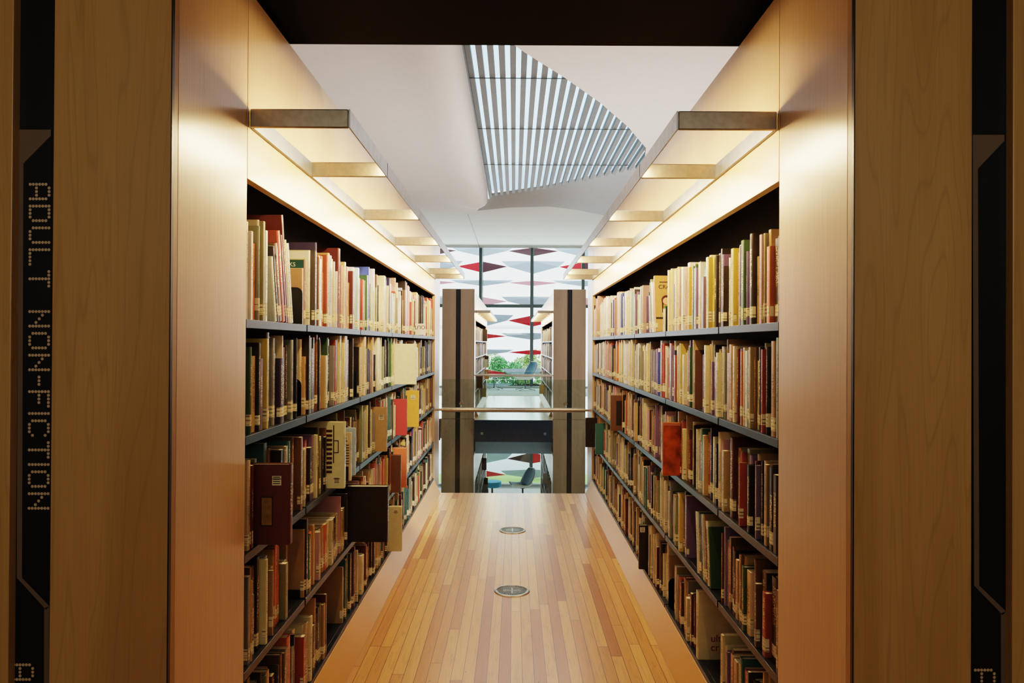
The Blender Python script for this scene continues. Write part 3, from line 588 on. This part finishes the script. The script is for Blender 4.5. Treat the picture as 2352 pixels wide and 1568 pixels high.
def lounge(loc,rz,label,dark):
    c=empty('lounge_chair',loc,rz); tag(c,label,'chair','swivel lounge chairs')
    def wid(v): return .30*(math.sin(math.pi*(.12+.80*v)))**.6
    def seat(u,v): # front at -x
        w=wid(v); x=-.36+.62*v
        return Vector((x,u*w,.34+.10*abs(u)**1.8+.05*(1-v)+.02*v-.06*math.sin(math.pi*v)))
    def back(u,v):
        w=.31*(math.sin(math.pi*(.15+.72*v)))**.6; z=.34+.5*v
        return Vector((.12+.26*v-.12*abs(u)**1.8*(1-.3*v)+.03*math.sin(math.pi*v),u*w,z))
    for nm,fn,off in (('seat_shell',seat,(0,0,-.02)),('back_shell',back,(.02,0,-.004))):
        o=build(nm,shell(fn),M['chair_out'],c,smooth=True); m=o.modifiers.new('s','SOLIDIFY'); m.thickness=.02; m.offset=0
        o2=build(nm.split('_')[0]+'_pad',shell(lambda u,v:fn(u*.93,.03+v*.94)+Vector((-off[0],0,-off[2])).normalized()*.018),M['chair_in'],o,smooth=True); m=o2.modifiers.new('s','SOLIDIFY'); m.thickness=.012; m.offset=0
    build('post',MB().tube((0,0,.05),(0,0,.31),.024,.024).tube((0,0,.29),(0,0,.315),.06,.09),M['post'] if dark else M['chrome'],c)
    build('star_base',star(MB(),.33),M['chrome'],c)
lounge((.34,21.7,.003),R(28),'pale shell lounge chair upstairs by the window, dark padding, swivel star base',False)
lounge((.27,21.0,LOWER+.001),R(28),'pale shell lounge chair on the floor below beside the blue stool',True)
t=empty('side_table',(-.59,22.0,.003)); tag(t,'round pale side table upstairs on a chrome star base by the window','table')
build('table_top',MB().lathe([(0,.375),(.28,.375),(.30,.39),(.30,.40),(0,.40)],n=40),M['tabletop'],t,bevel=.003)
build('post',MB().tube((0,0,.05),(0,0,.376),.022),M['chrome'],t); build('star_base',star(MB(),.30),M['chrome'],t)
t=empty('round_stool',(-.60,21.0,LOWER+.001)); tag(t,'round bright blue stool on a dark post on the floor below','stool')
build('seat',MB().lathe([(0,.33),(.22,.33),(.255,.35),(.26,.46),(.25,.485),(0,.49)],n=40),M['blue'],t,smooth=False)
build('post',MB().tube((0,0,.05),(0,0,.332),.026),M['post'],t); build('star_base',star(MB(),.27),M['chrome'],t)
# ------------------------------------------------------------------ books
CO={'w':'e6e0d6','c':'dcc998','t':'b8935c','b':'6e4a2c','k':'17130f','d':'3a342e','g':'8d8a7c','n':'232248','u':'24479a','l':'a9c4cc','r':'a83c2a','m':'5c1516','o':'d2662a','y':'d0ad48','e':'2f5a34','v':'8f8d60','p':'cf9c9c','q':'7f6486','s':'2f6f68','a':'c8a055'}
CN={'w':'white','c':'cream','t':'tan','b':'brown','k':'black','d':'charcoal','g':'grey','n':'navy','u':'blue','l':'pale blue','r':'red','m':'maroon','o':'orange','y':'yellow','e':'green','v':'olive','p':'pink','q':'mauve','s':'teal','a':'amber'}
def book_geo(t,h,d,soft):
    """local: spine faces +x at x=0, body to -x; thickness 0..t along y; z up"""
    c=min(.0022,t*.16) if not soft else min(.0008,t*.1)
    rb=.0025 if not soft else .0004
    out=[(-d,0),(-rb-.001,0),(-rb*.3,t*.12),(0,t*.35),(0,t*.65),(-rb*.3,t*.88),(-rb-.001,t),(-d,t)]
    inn=[(-d,t-c),(-rb-c,t-c),(-rb-c,c),(-d,c)]
    return out,inn
def add_book(V,Fc,U,Cc,Mi,t,h,d,soft,col,rnd,mat,sticker=True,pages=True,near=None):
    """append cover/pages/sticker geometry transformed by mat"""
    def vv(pts): 
        n=len(V); V.extend([tuple(mat@Vector(p)) for p in pts]); return n
    def face(idx,uvs,c,mi): Fc.append(idx); U.append(uvs); Cc.append(c); Mi.append(mi)
    out,inn=book_geo(t,h,d,soft); ring=out+inn; n=len(ring)
    b=vv([(x,y,0) for x,y in ring]+[(x,y,h) for x,y in ring])
    for i in range(n):
        j=(i+1)%n
        if i in (1,2,3,4,5): uv=[(out[i][1]/t,0),(out[j][1]/t,0),(out[j][1]/t,1),(out[i][1]/t,1)]
        else: uv=[(-1,.1)]*4
        face((b+i,b+j,b+n+j,b+n+i),uv,(*col,rnd),0)
    cap=[(0,1,10,11),(1,2,10),(2,3,10),(3,4,9,10),(4,5,9),(5,6,9),(6,7,8,9)]
    for q in cap:
        face(tuple(b+k for k in reversed(q)),[(-1,.1)]*len(q),(*col,rnd),0)
        face(tuple(b+n+k for k in q),[(-1,.1)]*len(q),(*col,rnd),0)
    if pages: pages_geo(V,Fc,U,Cc,Mi,t,h,d,soft,mat,1)
    if sticker: sticker_geo(V,Fc,U,Cc,Mi,t,h,mat,2)
def boxg(V,Fc,U,Cc,Mi,x0,x1,y0,y1,z0,z1,mat,mi):
    n=len(V); V.extend([tuple(mat@Vector(p)) for p in [(x0,y0,z0),(x1,y0,z0),(x1,y1,z0),(x0,y1,z0),(x0,y0,z1),(x1,y0,z1),(x1,y1,z1),(x0,y1,z1)]])
    for q in [(3,2,1,0),(4,5,6,7),(0,1,5,4),(1,2,6,5),(2,3,7,6),(3,0,4,7)]:
        Fc.append(tuple(n+k for k in q)); U.append([(-1,.1)]*4); Cc.append((1,1,1,0)); Mi.append(mi)
def pages_geo(V,Fc,U,Cc,Mi,t,h,d,soft,mat,mi):
    c=min(.0022,t*.16) if not soft else min(.0008,t*.1); rb=.0025 if not soft else .0004; g=.0035 if not soft else .0006
    boxg(V,Fc,U,Cc,Mi,-d+g,-rb-c-.0002,c+.0001,t-c-.0001,g,h-g,mat,mi)
def sticker_geo(V,Fc,U,Cc,Mi,t,h,mat,mi):
    z0=.012+(t*7919%1)*.016; z1=z0+.026+(h*977%1)*.014
    n=len(V); e_=.0006
    P=[(-.012,-e_),(-.0015,-e_),(e_,t*.3),(e_,t*.7),(-.0015,t+e_),(-.012,t+e_)]
    V.extend([tuple(mat@Vector((x,y,z))) for z in (z0,z1) for x,y in P])
    for i in range(5):
        Fc.append((n+i,n+i+1,n+6+i+1,n+6+i)); U.append([(-1,.1)]*4); Cc.append((1,1,1,0)); Mi.append(mi)
def mk(name,V,Fc,U,Cc,Mi,mats):
    me=bpy.data.meshes.new(name); me.from_pydata(V,[],Fc)
    for m in mats: me.materials.append(m)
    uvl=me.uv_layers.new(name='spine'); ca=me.color_attributes.new('Col','FLOAT_COLOR','CORNER')
    uf=[];cf=[]
    for u_,c_ in zip(U,Cc):
        for a in u_: uf+= [a[0],a[1]]; cf+=list(c_)
    me.uv_layers['spine'].data.foreach_set('uv',uf); me.color_attributes['Col'].data.foreach_set('color',cf); me.polygons.foreach_set('material_index',Mi)
    o=bpy.data.objects.new(name,me); COL.objects.link(o); return o
I4=Matrix.Identity(4)
books=[]   # dict: s, lv, y, t, h, col, d, off, lean, zb, feat
BS=set()
def B_(s,lv,y,t,h,c,off=None,d=None,lean=0,zb=0,feat=None,**k):
    rg=random
    off=rg.uniform(.003,.028) if off is None else off
    d=d if d else min(.235,max(.13,h*.72+rg.uniform(-.02,.02)))
    col=hx(CO[c]); j=rg.uniform(.85,1.12); col=tuple(min(1,x*j*rg.uniform(.93,1.07)) for x in col)
    b=dict(s=s,lv=lv,y=y,t=t,h=h,c=c,col=col,off=off,d=min(d,.25-off if off>0 else .3),lean=lean,zb=zb,feat=feat,rnd=rg.random(),soft=rg.random()<.45,st=(h>.17 and rg.random()<.85)); b.update(k)
    if lv>0: b['h']=min(b['h'],.286)
    books.append(b); return b
occ={}
def reserve(s,lv,a,b): occ.setdefault((s,lv),[]).append((a,b))
# featured, pulled out into the aisle:  side, level, y, thickness, height, colour, protrusion, label, extras
FE=[(-1,1,4.60,.032,.253,'c',.115,'large plain cream book pulled out over the second shelf of the left bookcase',{}),
(-1,2,2.10,.030,.229,'m',.09,'dark red-brown book with barcode pulled far out of the left bookcase, nearest the camera',{'bar':(.62,.80),'pic':1}),
(-1,2,2.92,.035,.262,'c',.055,'tall cream book with a handle printed on its cover, pulled out, third shelf',{'bar':(.55,.12),'case':1}),
(-1,2,3.08,.028,.20,'c',.045,'cream book with dark printed lines pulled out beside the handle-printed book',{'bar':(.5,.86),'lines':1}),
(-1,2,3.21,.024,.205,'l',.035,'pale greenish book pulled out slightly beside the cream lined book',{}),
(-1,2,3.92,.030,.235,'t',.05,'tan book with barcode standing proud of the third shelf, left bookcase',{'bar':(.5,.78)}),
(-1,2,4.62,.035,.225,'r',.055,'bright red-orange book pulled out of the third shelf, left bookcase',{}),
(-1,2,5.08,.035,.25,'y',.07,'bright yellow book with barcode pulled out of the third shelf',{'bar':(.5,.82)}),
(-1,2,5.14,.03,.235,'c',.06,'cream book pulled out directly behind the bright yellow one',{}),
(-1,3,3.32,.045,.25,'k',.16,'big black clothbound book pulled furthest out over the fourth shelf',{}),
(-1,3,4.42,.03,.225,'b',.05,'taupe book pulled out just before the orange one, fourth shelf',{}),
(-1,3,4.58,.035,.245,'o',.06,'flat orange book pulled out of the fourth shelf, left bookcase',{}),
(-1,4,4.34,.035,.262,'c',.07,'cream book with small barcode pulled out above the plinth, bottom shelf',{'bar':(.55,.88)}),
(1,2,4.92,.03,.235,'b',.07,'brown book with black cover panel pulled out, third shelf, right bookcase',{'panel':1}),
(1,3,6.42,.03,.255,'k',.09,'dark floral book pulled out at the far end of the right bookcase',{}),
(1,3,6.0,.03,.25,'s',.05,'teal-edged book pulled out near the far end, right bookcase',{}),
(1,2,3.24,.032,.232,'o',.06,'orange burl-patterned book pulled out of the third shelf, right bookcase',{'burl':1}),
(1,4,4.02,.028,.24,'k',.03,'dark brown book pulled out over the plinth, bottom shelf, right bookcase',{'bar':(.5,.9)})]
for s,lv,y,t,h,c,pro,lab,ex in FE:
    q=B_(s,lv,y,t,h,c,off=-pro,d=.19,feat=lab,soft=False,st=False,ex=ex,rnd=.5); q['col']={'y':hx('d89c06'),'r':hx('b41f0c'),'o':hx('cf661a')}.get(c,q['col']) if 'burl' not in ex else hx('b8602a'); reserve(s,lv,y-.012,y+t+.004)
# leaning groups
def lean_group(s,lv,y0,items,ang):
    y=y0
    for (t,h,c,lab) in items:
        B_(s,lv,y,t,h,c,lean=ang,off=.008,feat=lab); y+=t/math.cos(R(abs(ang)))+.002
    return y
H_=math.sin
reserve(-1,0,2.20,2.58)
lean_group(-1,0,2.262,[(.018,.20,'w',None),(.016,.235,'k',None),(.03,.245,'b','brown portrait-cover book leaning before the tall red book, top left shelf'),(.03,.288,'r','tall red hardback leaning, orange-red top edge, top shelf of the left bookcase'),(.016,.28,'m',None),(.018,.345,'m','tallest maroon book leaning at the back of the top left shelf'),(.02,.27,'c',None),(.022,.262,'w',None)],12)
reserve(1,0,3.50,4.12)
B_(1,0,3.56,.02,.12,'r',off=.03,feat='small red and yellow book standing low beneath the orange craft book'); B_(1,0,3.60,.02,.11,'c',off=.02); B_(1,0,3.63,.018,.115,'w',off=.02)
lean_group(1,0,3.77,[(.022,.295,'a','orange CRAFT book with a drawn girl on its cover, top shelf of right bookcase'),(.028,.255,'o','bright red-orange book leaning against the orange craft book'),(.022,.26,'w',None),(.018,.27,'w',None),(.02,.285,'v',None),(.016,.27,'e',None),(.022,.20,'p','lavender flower-covered book leaning on the top shelf of the right bookcase'),(.015,.22,'k',None)],-9)
reserve(1,1,2.84,2.96); B_(1,1,2.955,.024,.235,'b',off=.01,feat='brown book with a large letter W on its cover, second shelf, right',ex={'W':1},soft=True)
reserve(1,3,2.60,3.10)
lean_group(1,3,2.70,[(.02,.22,'e',None),(.026,.235,'c','leaning cream book, spine lettered ultimate knitting bible'),(.02,.23,'b',None),(.02,.25,'t',None),(.018,.245,'l',None),(.02,.24,'d',None),(.03,.24,'e',None),(.034,.235,'c','cream leaning book with dark scrawled lettering, fourth shelf, right bookcase')],-8)
reserve(1,4,2.64,2.90); B_(1,4,2.87,.034,.262,'c',off=.004,feat='large cream crochet book with red lettering on its cover, bottom right shelf',ex={'ulti':1},soft=False)
reserve(1,4,3.40,3.49)
reserve(-1,2,2.135,2.31); 
for k,(t,h,c) in enumerate([(.02,.235,'v'),(.022,.215,'t'),(.03,.27,'s'),(.025,.25,'b')]): B_(-1,2,2.15+k*.04,t,h,c,off=.03)
reserve(-1,3,2.46,2.585); reserve(-1,0,3.055,3.10)
for a,b in ((2.50,2.59),): reserve(-1,1,a,b)
reserve(-1,1,3.40,3.50); reserve(-1,4,2.90,3.22); reserve(-1,3,3.28,3.42)
# transcribed rows
for s,lv,st in ROWS:
    for q in st.split():
        y,t,h,c=q.split(','); y=int(y)/1000; t=int(t)/1000; h=int(h)/1000
        if any(y<b and y+t>a for a,b in occ.get((s,lv),[])) : continue
        jn=[j for j in JO if y-.008<j<y+t+.008]
        if jn:
            j=jn[0]
            if j-y>.5*t: t=j-.009-y
            else: t=y+t-(j+.009); y=j+.009
            if t<.008: continue
        if y+t>6.70 or y<1.998: continue
        th=t-.0018
        b=B_(s,lv,y,th,h-.0,c)
        reserve(s,lv,y,y+t)
# filler
PAL={(-1,0):'wwccctpbrklv',(-1,1):'ccttkbgwmve',(-1,2):'ttbbcckkgmdv',(-1,3):'ctoabpckdmt',(-1,4):'cctbkdgmvs',(1,0):'wwwcclpqkd',(1,1):'ccwtpgqvkb',(1,2):'ctatgbqvpckdc',(1,3):'ctbgqdtckvc',(1,4):'ctbmdkgtctk'}
for s in (-1,1):
    for lv in range(5):
        iv=sorted(occ.get((s,lv),[]))
        rg=random.Random(s*10+lv)
        for a,b in zip(JO[:-1],JO[1:]):
            y=a+.012
            while y<b-.03:
                hit=[q for q in iv if q[0]<y+.012 and q[1]>y]
                if hit: y=max(q[1] for q in hit)+.001; continue
                t=rg.choice((.010,.012,.014,.016,.018,.021,.025,.032))
                nxt=min([q[0] for q in iv if q[0]>=y]+[b-.01])
                if nxt-y<.010: y=nxt+.0001; 
                t=min(t,nxt-y,b-.01-y)
                if t<.009: y+=.01; continue
                mx=.33 if lv==0 else .278
                h=min(mx,rg.choice((.2,.215,.225,.235,.245,.26,.275))+rg.uniform(-.008,.008))
                if lv==0 and y>4.5: h+=.02
                B_(s,lv,y,t-.0018,h,rg.choice(PAL[(s,lv)]) if rg.random()<.93 else rg.choice('rueynos')); y+=t
# books of the far cases
for zb in (0,LOWER):
    for s in (-1,1):
        for lv in range(5):
            rg=random.Random(s*10+lv+100)
            for a,b in zip(FJ[:-1],FJ[1:]):
                y=a+.012
                while y<b-.05:
                    t=rg.uniform(.02,.05)
                    if rg.random()<.03: y+=.06; continue
                    B_(s,lv,y,t-.002,rg.uniform(.2,.29),rg.choice('wlctkkdgbmn'),zb=zb,far=True,off=-.09 if rg.random()<.004 else None); y+=t
# rank and name
def size(b): return b['t']*b['h']/(b['y']**2)
near=[b for b in books if not b.get('far')]
# hide check: below the frame
def inframe(b):
    z=LZ[b['lv']]+b['h']; return 790+(1.36-z)*F/b['y']<1560
cand=[b for b in near if inframe(b)]
feat=[b for b in cand if b['feat']]; rest=sorted([b for b in cand if not b['feat']],key=size,reverse=True)
single=feat+rest[:300-len(feat)]
ids=set(id(b) for b in single)
order={}
for s in (-1,1):
    for lv in range(5):
        row=sorted([b for b in near if b['s']==s and b['lv']==lv],key=lambda b:b['y'])
        for i,b in enumerate(row): order[id(b)]=i+1
def ordn(n): return f"{n}{'th' if 10<=n%100<=20 else {1:'st',2:'nd',3:'rd'}.get(n%10,'th')}"
LVN=['top shelf','second shelf','third shelf','fourth shelf','bottom shelf']
def xf(b):
    s=b['s']; z=LZ[b['lv']]+b['zb']+.0006
    X=s*(.722+b['off'])
    if s<0: # spine faces +x
        T=Matrix.Translation((X,b['y'],z)); 
        if b['lean']: T=T@Matrix.Rotation(R(b['lean']),4,'X')
        return T
    T=Matrix.Translation((X,b['y']+b['t'],z))@Matrix.Rotation(math.pi,4,'Z')
    if b['lean']:
        T=Matrix.Translation((X,b['y'],z))@Matrix.Rotation(R(b['lean']),4,'X')@Matrix.Translation((0,b['t'],0))@Matrix.Rotation(math.pi,4,'Z')
    return T
def fixlift(b,T):
    if b['lean']:
        lo=min((T@Vector((0,y,0))).z for y in (0,b['t'])); T=Matrix.Translation((0,0,LZ[b['lv']]+.0006-lo))@T
    return T
def textmesh(txt,size,mat,name,extr=.0002,align='LEFT'):
    cu=bpy.data.curves.new('t','FONT'); cu.body=txt; cu.size=size; cu.extrude=extr; cu.align_x=align
    o=bpy.data.objects.new('t',cu); COL.objects.link(o); bpy.context.view_layer.update()
    me=bpy.data.meshes.new_from_object(o.evaluated_get(bpy.context.evaluated_depsgraph_get())); bpy.data.objects.remove(o)
    me.materials.clear(); me.materials.append(mat); me.name=name
    r=bpy.data.objects.new(name,me); COL.objects.link(r); return r
ink=simple('dark_ink',hx('2a1b12'),.5); redink=simple('red_ink',hx('8c1c1c'),.5); white_ink=simple('pale_ink',hx('e5dcc5'),.5)
green_ink=simple('green_ink',hx('2f7a2a'),.5); hair=simple('brown_ink',hx('4a1c14'),.5); skin=simple('face_ink',hx('e8b088'),.5); lav=simple('lavender_ink',hx('a88fc0'),.5,var=.3,scale=60)
burl=simple('burl_print',hx('a34a1c'),.35,var=.55,scale=22); gold=simple('gold_print',hx('8a6a38'),.5,var=.3,scale=40); tealink=simple('teal_header',hx('1f4a44'),.5)
V,Fc,U,Cc,Mi=[],[],[],[],[]
obj_of={}
for b in books:
    T=fixlift(b,xf(b)); b['T']=T
    if id(b) not in ids:
        far=b.get('far')
        add_book(V,Fc,U,Cc,Mi,b['t'],b['h'],b['d'],b['soft'],b['col'],b['rnd'],T,sticker=b['st'] and not far,pages=not far)
        continue
    a=[[],[],[],[],[]]; add_book(*a,b['t'],b['h'],b['d'],b['soft'],b['col'],b['rnd'],I4,sticker=False,pages=False)
    o=mk('book',*a,[M['book']]); o.matrix_world=T
    a=[[],[],[],[],[]]; pages_geo(*a,b['t'],b['h'],b['d'],b['soft'],I4,0); q=mk('page_block',*a,[M['pages']]); q.parent=o
    if b['st']:
        a=[[],[],[],[],[]]; sticker_geo(*a,b['t'],b['h'],I4,0); q=mk('call_number_sticker',*a,[M['sticker']]); q.parent=o
    sd=sides[b['s']]
    lab=b['feat'] or f"{'slim' if b['t']<.017 else 'thick' if b['t']>.028 else 'medium'} {CN[b['c']]} {'paperback' if b['soft'] else 'hardback'}, {ordn(order[id(b)])} from the front post, {LVN[b['lv']]}, {sd} bookcase"
    tag(o,lab,'book',f'books on the {LVN[b["lv"]]} of the {sd} bookcase'); obj_of[id(b)]=o; b['o']=o
o=mk('books',V,Fc,U,Cc,Mi,[M['book'],M['pages'],M['sticker']]); tag(o,'remaining smaller and distant books packed along all the shelves','books',kind='stuff')
# cover graphics.  On the camera-facing cover: local (x depth from spine: 0..d, z) -> local coords of the book
def flat(b,name,pts_list,mat,dy=.0009):
    """polygons given as (a,z): a = distance from the spine in metres"""
    s=b['s']; mb=MB()
    for pts in pts_list:
        vs=[]
        for a,z in pts: vs.append((-a,(-dy if s<0 else b['t']+dy),z))
        mb.add(vs,[tuple(range(len(vs)))])
    return build(name,mb,mat,b['o'],recalc=False)
def circ(a,z,r,n=20,sx=1): return [(a+r*sx*math.cos(2*math.pi*k/n),z+r*math.sin(2*math.pi*k/n)) for k in range(n)]
def rect(a0,a1,z0,z1): return [(a0,z0),(a1,z0),(a1,z1),(a0,z1)]
def cover_text(b,txt,size,a,z,mat,vertical=False,spine=False):
    """upright text on the camera-facing cover; a = left edge distance from spine"""
    o=textmesh(txt,size,mat,'cover_lettering')
    s=b['s']
    if spine:   # on the spine, reading downwards
        if s>0: T=Matrix.Translation((.0009,b['t']*a,z))@Matrix.Rotation(math.pi/2,4,'Z')@Matrix.Rotation(math.pi/2,4,'X')@Matrix.Rotation(-math.pi/2,4,'Z')
    elif s<0: T=Matrix.Translation((-a,-.0012,z))@Matrix.Rotation(math.pi/2,4,'X')
    else: T=Matrix.Translation((-a,b['t']+.0012,z))@Matrix.Rotation(math.pi,4,'Z')@Matrix.Rotation(math.pi/2,4,'X')
    o.parent=b['o']; o.matrix_local=T
for b in books:
    if not b.get('o'): continue
    ex=b.get('ex') or {}; h,t=b['h'],b['t']; pro=-b['off'] if b['off']<0 else 0
    if 'bar' in ex:
        fx,fz=ex['bar']; a=pro*(1-fx)+.004; z=h*fz
        flat(b,'barcode_sticker',[rect(a-.013,a+.013,z-.014,z+.014)],M['sticker'])
        flat(b,'barcode',[rect(a-.010,a+.010,z-.010+k*.006,z-.0075+k*.006) for k in range(4)],ink,.0013)
    if 'pic' in ex:
        flat(b,'cover_picture',[rect(.05,.082,.055,.135)],gold); flat(b,'picture_frame',[rect(.049,.083,.053,.056),rect(.049,.083,.134,.137),rect(.049,.0515,.053,.137),rect(.0805,.083,.053,.137)],ink,.0013)
    if 'case' in ex:
        flat(b,'printed_handle',[rect(.022,.025,.14,.19),rect(.022,.040,.187,.190),rect(.022,.040,.14,.143),rect(.04,.044,.10,.25)],ink)
        flat(b,'printed_keys',[rect(.048,.08,.06+k*.018,.07+k*.018) for k in range(10)],hair)
    if 'lines' in ex: flat(b,'printed_lines',[rect(.006,.05,.07+k*.011,.074+k*.011) for k in range(8)]+[rect(.008,.05,.0,.06)],ink)
    if 'panel' in ex: flat(b,'cover_panel',[rect(.038,.1,.035,.2)],ink); 
    if 'burl' in ex: flat(b,'burl_pattern',[rect(.002,.18,.003,h-.012)],burl)
    if 'W' in ex: cover_text(b,'W',.05,.03,.165,ink)
    if 'ulti' in ex: cover_text(b,'ulti',.04,.05,.07,redink); cover_text(b,'cr',.04,.05,.035,redink)
    if b['feat'] and 'CRAFT' in b['feat']:
        cover_text(b,'CRAFT',.030,.020,.225,ink); flat(b,'printed_line',[rect(.026,.075,.258,.263)],hair)
        flat(b,'printed_hair',[circ(.060,.165,.026),rect(.036,.044,.10,.165),rect(.076,.084,.10,.165)],hair,.0010)
        flat(b,'printed_face',[circ(.060,.160,.019)],skin,.0014)
        flat(b,'printed_dress',[[(.043,.08),(.077,.08),(.07,.135),(.05,.135)]],green_ink,.0018)
        flat(b,'printed_band',[rect(.004,.15,.066,.076)],ink,.0010)
    if b['feat'] and 'ultimate' in b['feat']: cover_text(b,'ultimate knitting bible',.021,.30,.215,ink,spine=True)
    if b['feat'] and 'lavender' in b['feat']: flat(b,'flower_print',[circ(.05,.11,.032),circ(.075,.07,.02)],lav)
    if b['feat'] and 'portrait' in b['feat']:
        flat(b,'portrait_hair',[circ(.028,.205,.03)],ink,.0010); flat(b,'portrait_face',[circ(.02,.185,.02)],gold,.0014)
# cover lettering of the first bay-two book on the left top shelf
cb=[b for b in books if b.get('o') and b['s']<0 and b['lv']==0 and 2.6<b['y']<2.7]
if cb:
    b=sorted(cb,key=lambda b:b['y'])[0]; b['o']['label']='book with yellow door cover and green header lettered BOOKS, top left shelf, second bay'
    h=b['h']; flat(b,'cover_front',[rect(.002,b['d']-.002,.002,h-.05)],simple('door_yellow',hx('d9a648'),.4,var=.2)); flat(b,'cover_header',[rect(.002,b['d']-.002,h-.03,h-.001)],tealink); flat(b,'cover_stripe',[rect(.002,b['d']-.002,h-.05,h-.03)],M['pages'])
    cover_text(b,'BOOKS',.021,.100,h-.024,white_ink)
# ------------------------------------------------------------------ bookends and shelf tag
def bookend(s,lv,y,label,w=.11,hh=.13):
    z=LZ[lv]+.0006
    pts=[(0,0),(w,0),(w,hh)]+[(.02-.02*math.sin(a*math.pi/8*1.0) if False else .022*(1-math.sin(a*math.pi/8)),hh-.022*(1-math.cos(a*math.pi/8))) for a in range(0,5)]
    X=s*.735
    mb=MB().prism([(s*p[0],p[1]) for p in pts],'y',0,.0015); mb.box(min(0,s*w),max(0,s*w),-.05,0,0,.0012)
    o=build('bookend',mb,M['bookend'],loc=(X,y,z)); tag(o,label,'bookend','black metal bookends')
bookend(-1,0,2.566,'black metal bookend at the first shelf joint, top shelf, left bookcase')
bookend(-1,1,2.560,'black metal bookend at the first shelf joint, second shelf, left bookcase')
bookend(-1,1,3.465,'black metal bookend at the second shelf joint, second shelf, left bookcase')
bookend(1,0,3.545,'black metal bookend just past the second joint, top shelf, right bookcase')
bookend(1,4,3.455,'black metal bookend at the second shelf joint, bottom shelf, right bookcase')
tg=empty('shelf_tag',(-.703,5.50,LZ[0]+.001)); tag(tg,'small white card lettered OUT upside down, standing on the top left shelf edge','tag')
build('card',MB().box(-.045,.045,0,.0015,0,.085),simple('white_card',hx('e6ddd2'),.6),tg)
to=textmesh('OUT',.04,ink,'card_lettering',align='CENTER'); to.parent=tg; to.matrix_local=Matrix.Translation((0,-.0008,.07))@Matrix.Rotation(math.pi/2,4,'X')@Matrix.Rotation(math.pi,4,'Z')
# ------------------------------------------------------------------ lights
def area(name,loc,target,sx,sy,power,col,spread=180):
    l=bpy.data.lights.new(name,'AREA'); l.shape='RECTANGLE'; l.size=sx; l.size_y=sy; l.energy=power; l.color=col; l.spread=R(spread)
    o=bpy.data.objects.new(name,l); COL.objects.link(o); o.location=loc
    d=(Vector(target)-Vector(loc)).normalized(); q=d.to_track_quat('-Z','Y'); o.rotation_euler=q.to_euler(); return o
WARM=(1,.71,.38)
def strip(name,s,ya,yb,z,power):
    l=bpy.data.lights.new(name,'AREA'); l.shape='RECTANGLE'; l.size=yb-ya; l.size_y=.012; l.energy=power; l.color=WARM
    o=bpy.data.objects.new(name,l); COL.objects.link(o); o.location=(s*.459,(ya+yb)/2,z)
    d=Vector((s*1.0,0,-.55)).normalized(); zax=-d; xax=Vector((0,1,0)); yax=zax.cross(xax); m=Matrix((xax,yax,zax)).transposed(); o.rotation_euler=m.to_euler()
for s in (-1,1):
    strip('strip_light',s,NEAR+.02,END-.12,1.974,STRIP)
    strip('strip_light',s,13.9,19.1,1.974,STRIP*1.2)
area('window_daylight',(0,22.5,2.2),(0,10,1.0),9,4,WIN,(.86,.95,1))
area('window_daylight_down',(0,22.5,-1.7),(0,10,-2),9,2.4,WIN*.35,(.86,.95,1))
area('skylight_daylight',(.6,11,CH+1.5),(.6,11,0),2.6,6,SKY,(.82,.93,1))
area('void_fill',(0,10,3.9),(0,10,0),5,4,VOID,(1,.93,.86))
area('ceiling_bounce_fill',(2.6,9.9,-2.6),(1.2,10,4),3,5,UP,(1,.93,.89),110)  # added bounce fill aimed up to brighten the ceiling, no fitting there
area('entry_fill',(0,-1.2,2.25),(0,2.2,1.3),3.0,.6,ENTRY,(1,.92,.76))  # added warm fill behind the camera to lift the front end boards
sun=bpy.data.lights.new('sun','SUN'); sun.energy=SUN; sun.angle=R(3); so=bpy.data.objects.new('sun',sun); COL.objects.link(so); so.rotation_euler=(R(50),0,R(25))
w=bpy.data.worlds.new('World'); bpy.context.scene.world=w; w.use_nodes=True
nt=w.node_tree; bg=nt.nodes['Background']; tc=nt.nodes.new('ShaderNodeTexCoord'); sp=nt.nodes.new('ShaderNodeSeparateXYZ'); nt.links.new(tc.outputs['Generated'],sp.inputs[0])
rp=nt.nodes.new('ShaderNodeValToRGB'); nt.links.new(sp.outputs[2],rp.inputs[0]); rp.color_ramp.elements[0].color=(.95,.98,1,1); rp.color_ramp.elements[1].color=(.75,.88,1,1)
nt.links.new(rp.outputs[0],bg.inputs[0]); bg.inputs[1].default_value=WORLD
# ------------------------------------------------------------------ camera
cam=bpy.data.cameras.new('camera'); co=bpy.data.objects.new('camera',cam); COL.objects.link(co)
cam.sensor_width=36; cam.lens=F/2352*36; cam.clip_start=.05; cam.clip_end=400
co.matrix_world=Matrix.Translation((.005,0,CAMZ))@Matrix.Rotation(R(90.3),4,'X')@Matrix.Rotation(R(ROLL),4,'Z')
cam.shift_x=-5/2352; cam.shift_y=-2.8/2352
sc=bpy.context.scene; sc.camera=co
sc.view_settings.view_transform='Filmic'; sc.view_settings.look=LOOK; sc.view_settings.exposure=EXPO
sc.cycles.use_denoising=True; sc.cycles.max_bounces=8; sc.cycles.diffuse_bounces=4; sc.cycles.transparent_max_bounces=12; sc.cycles.sample_clamp_indirect=6
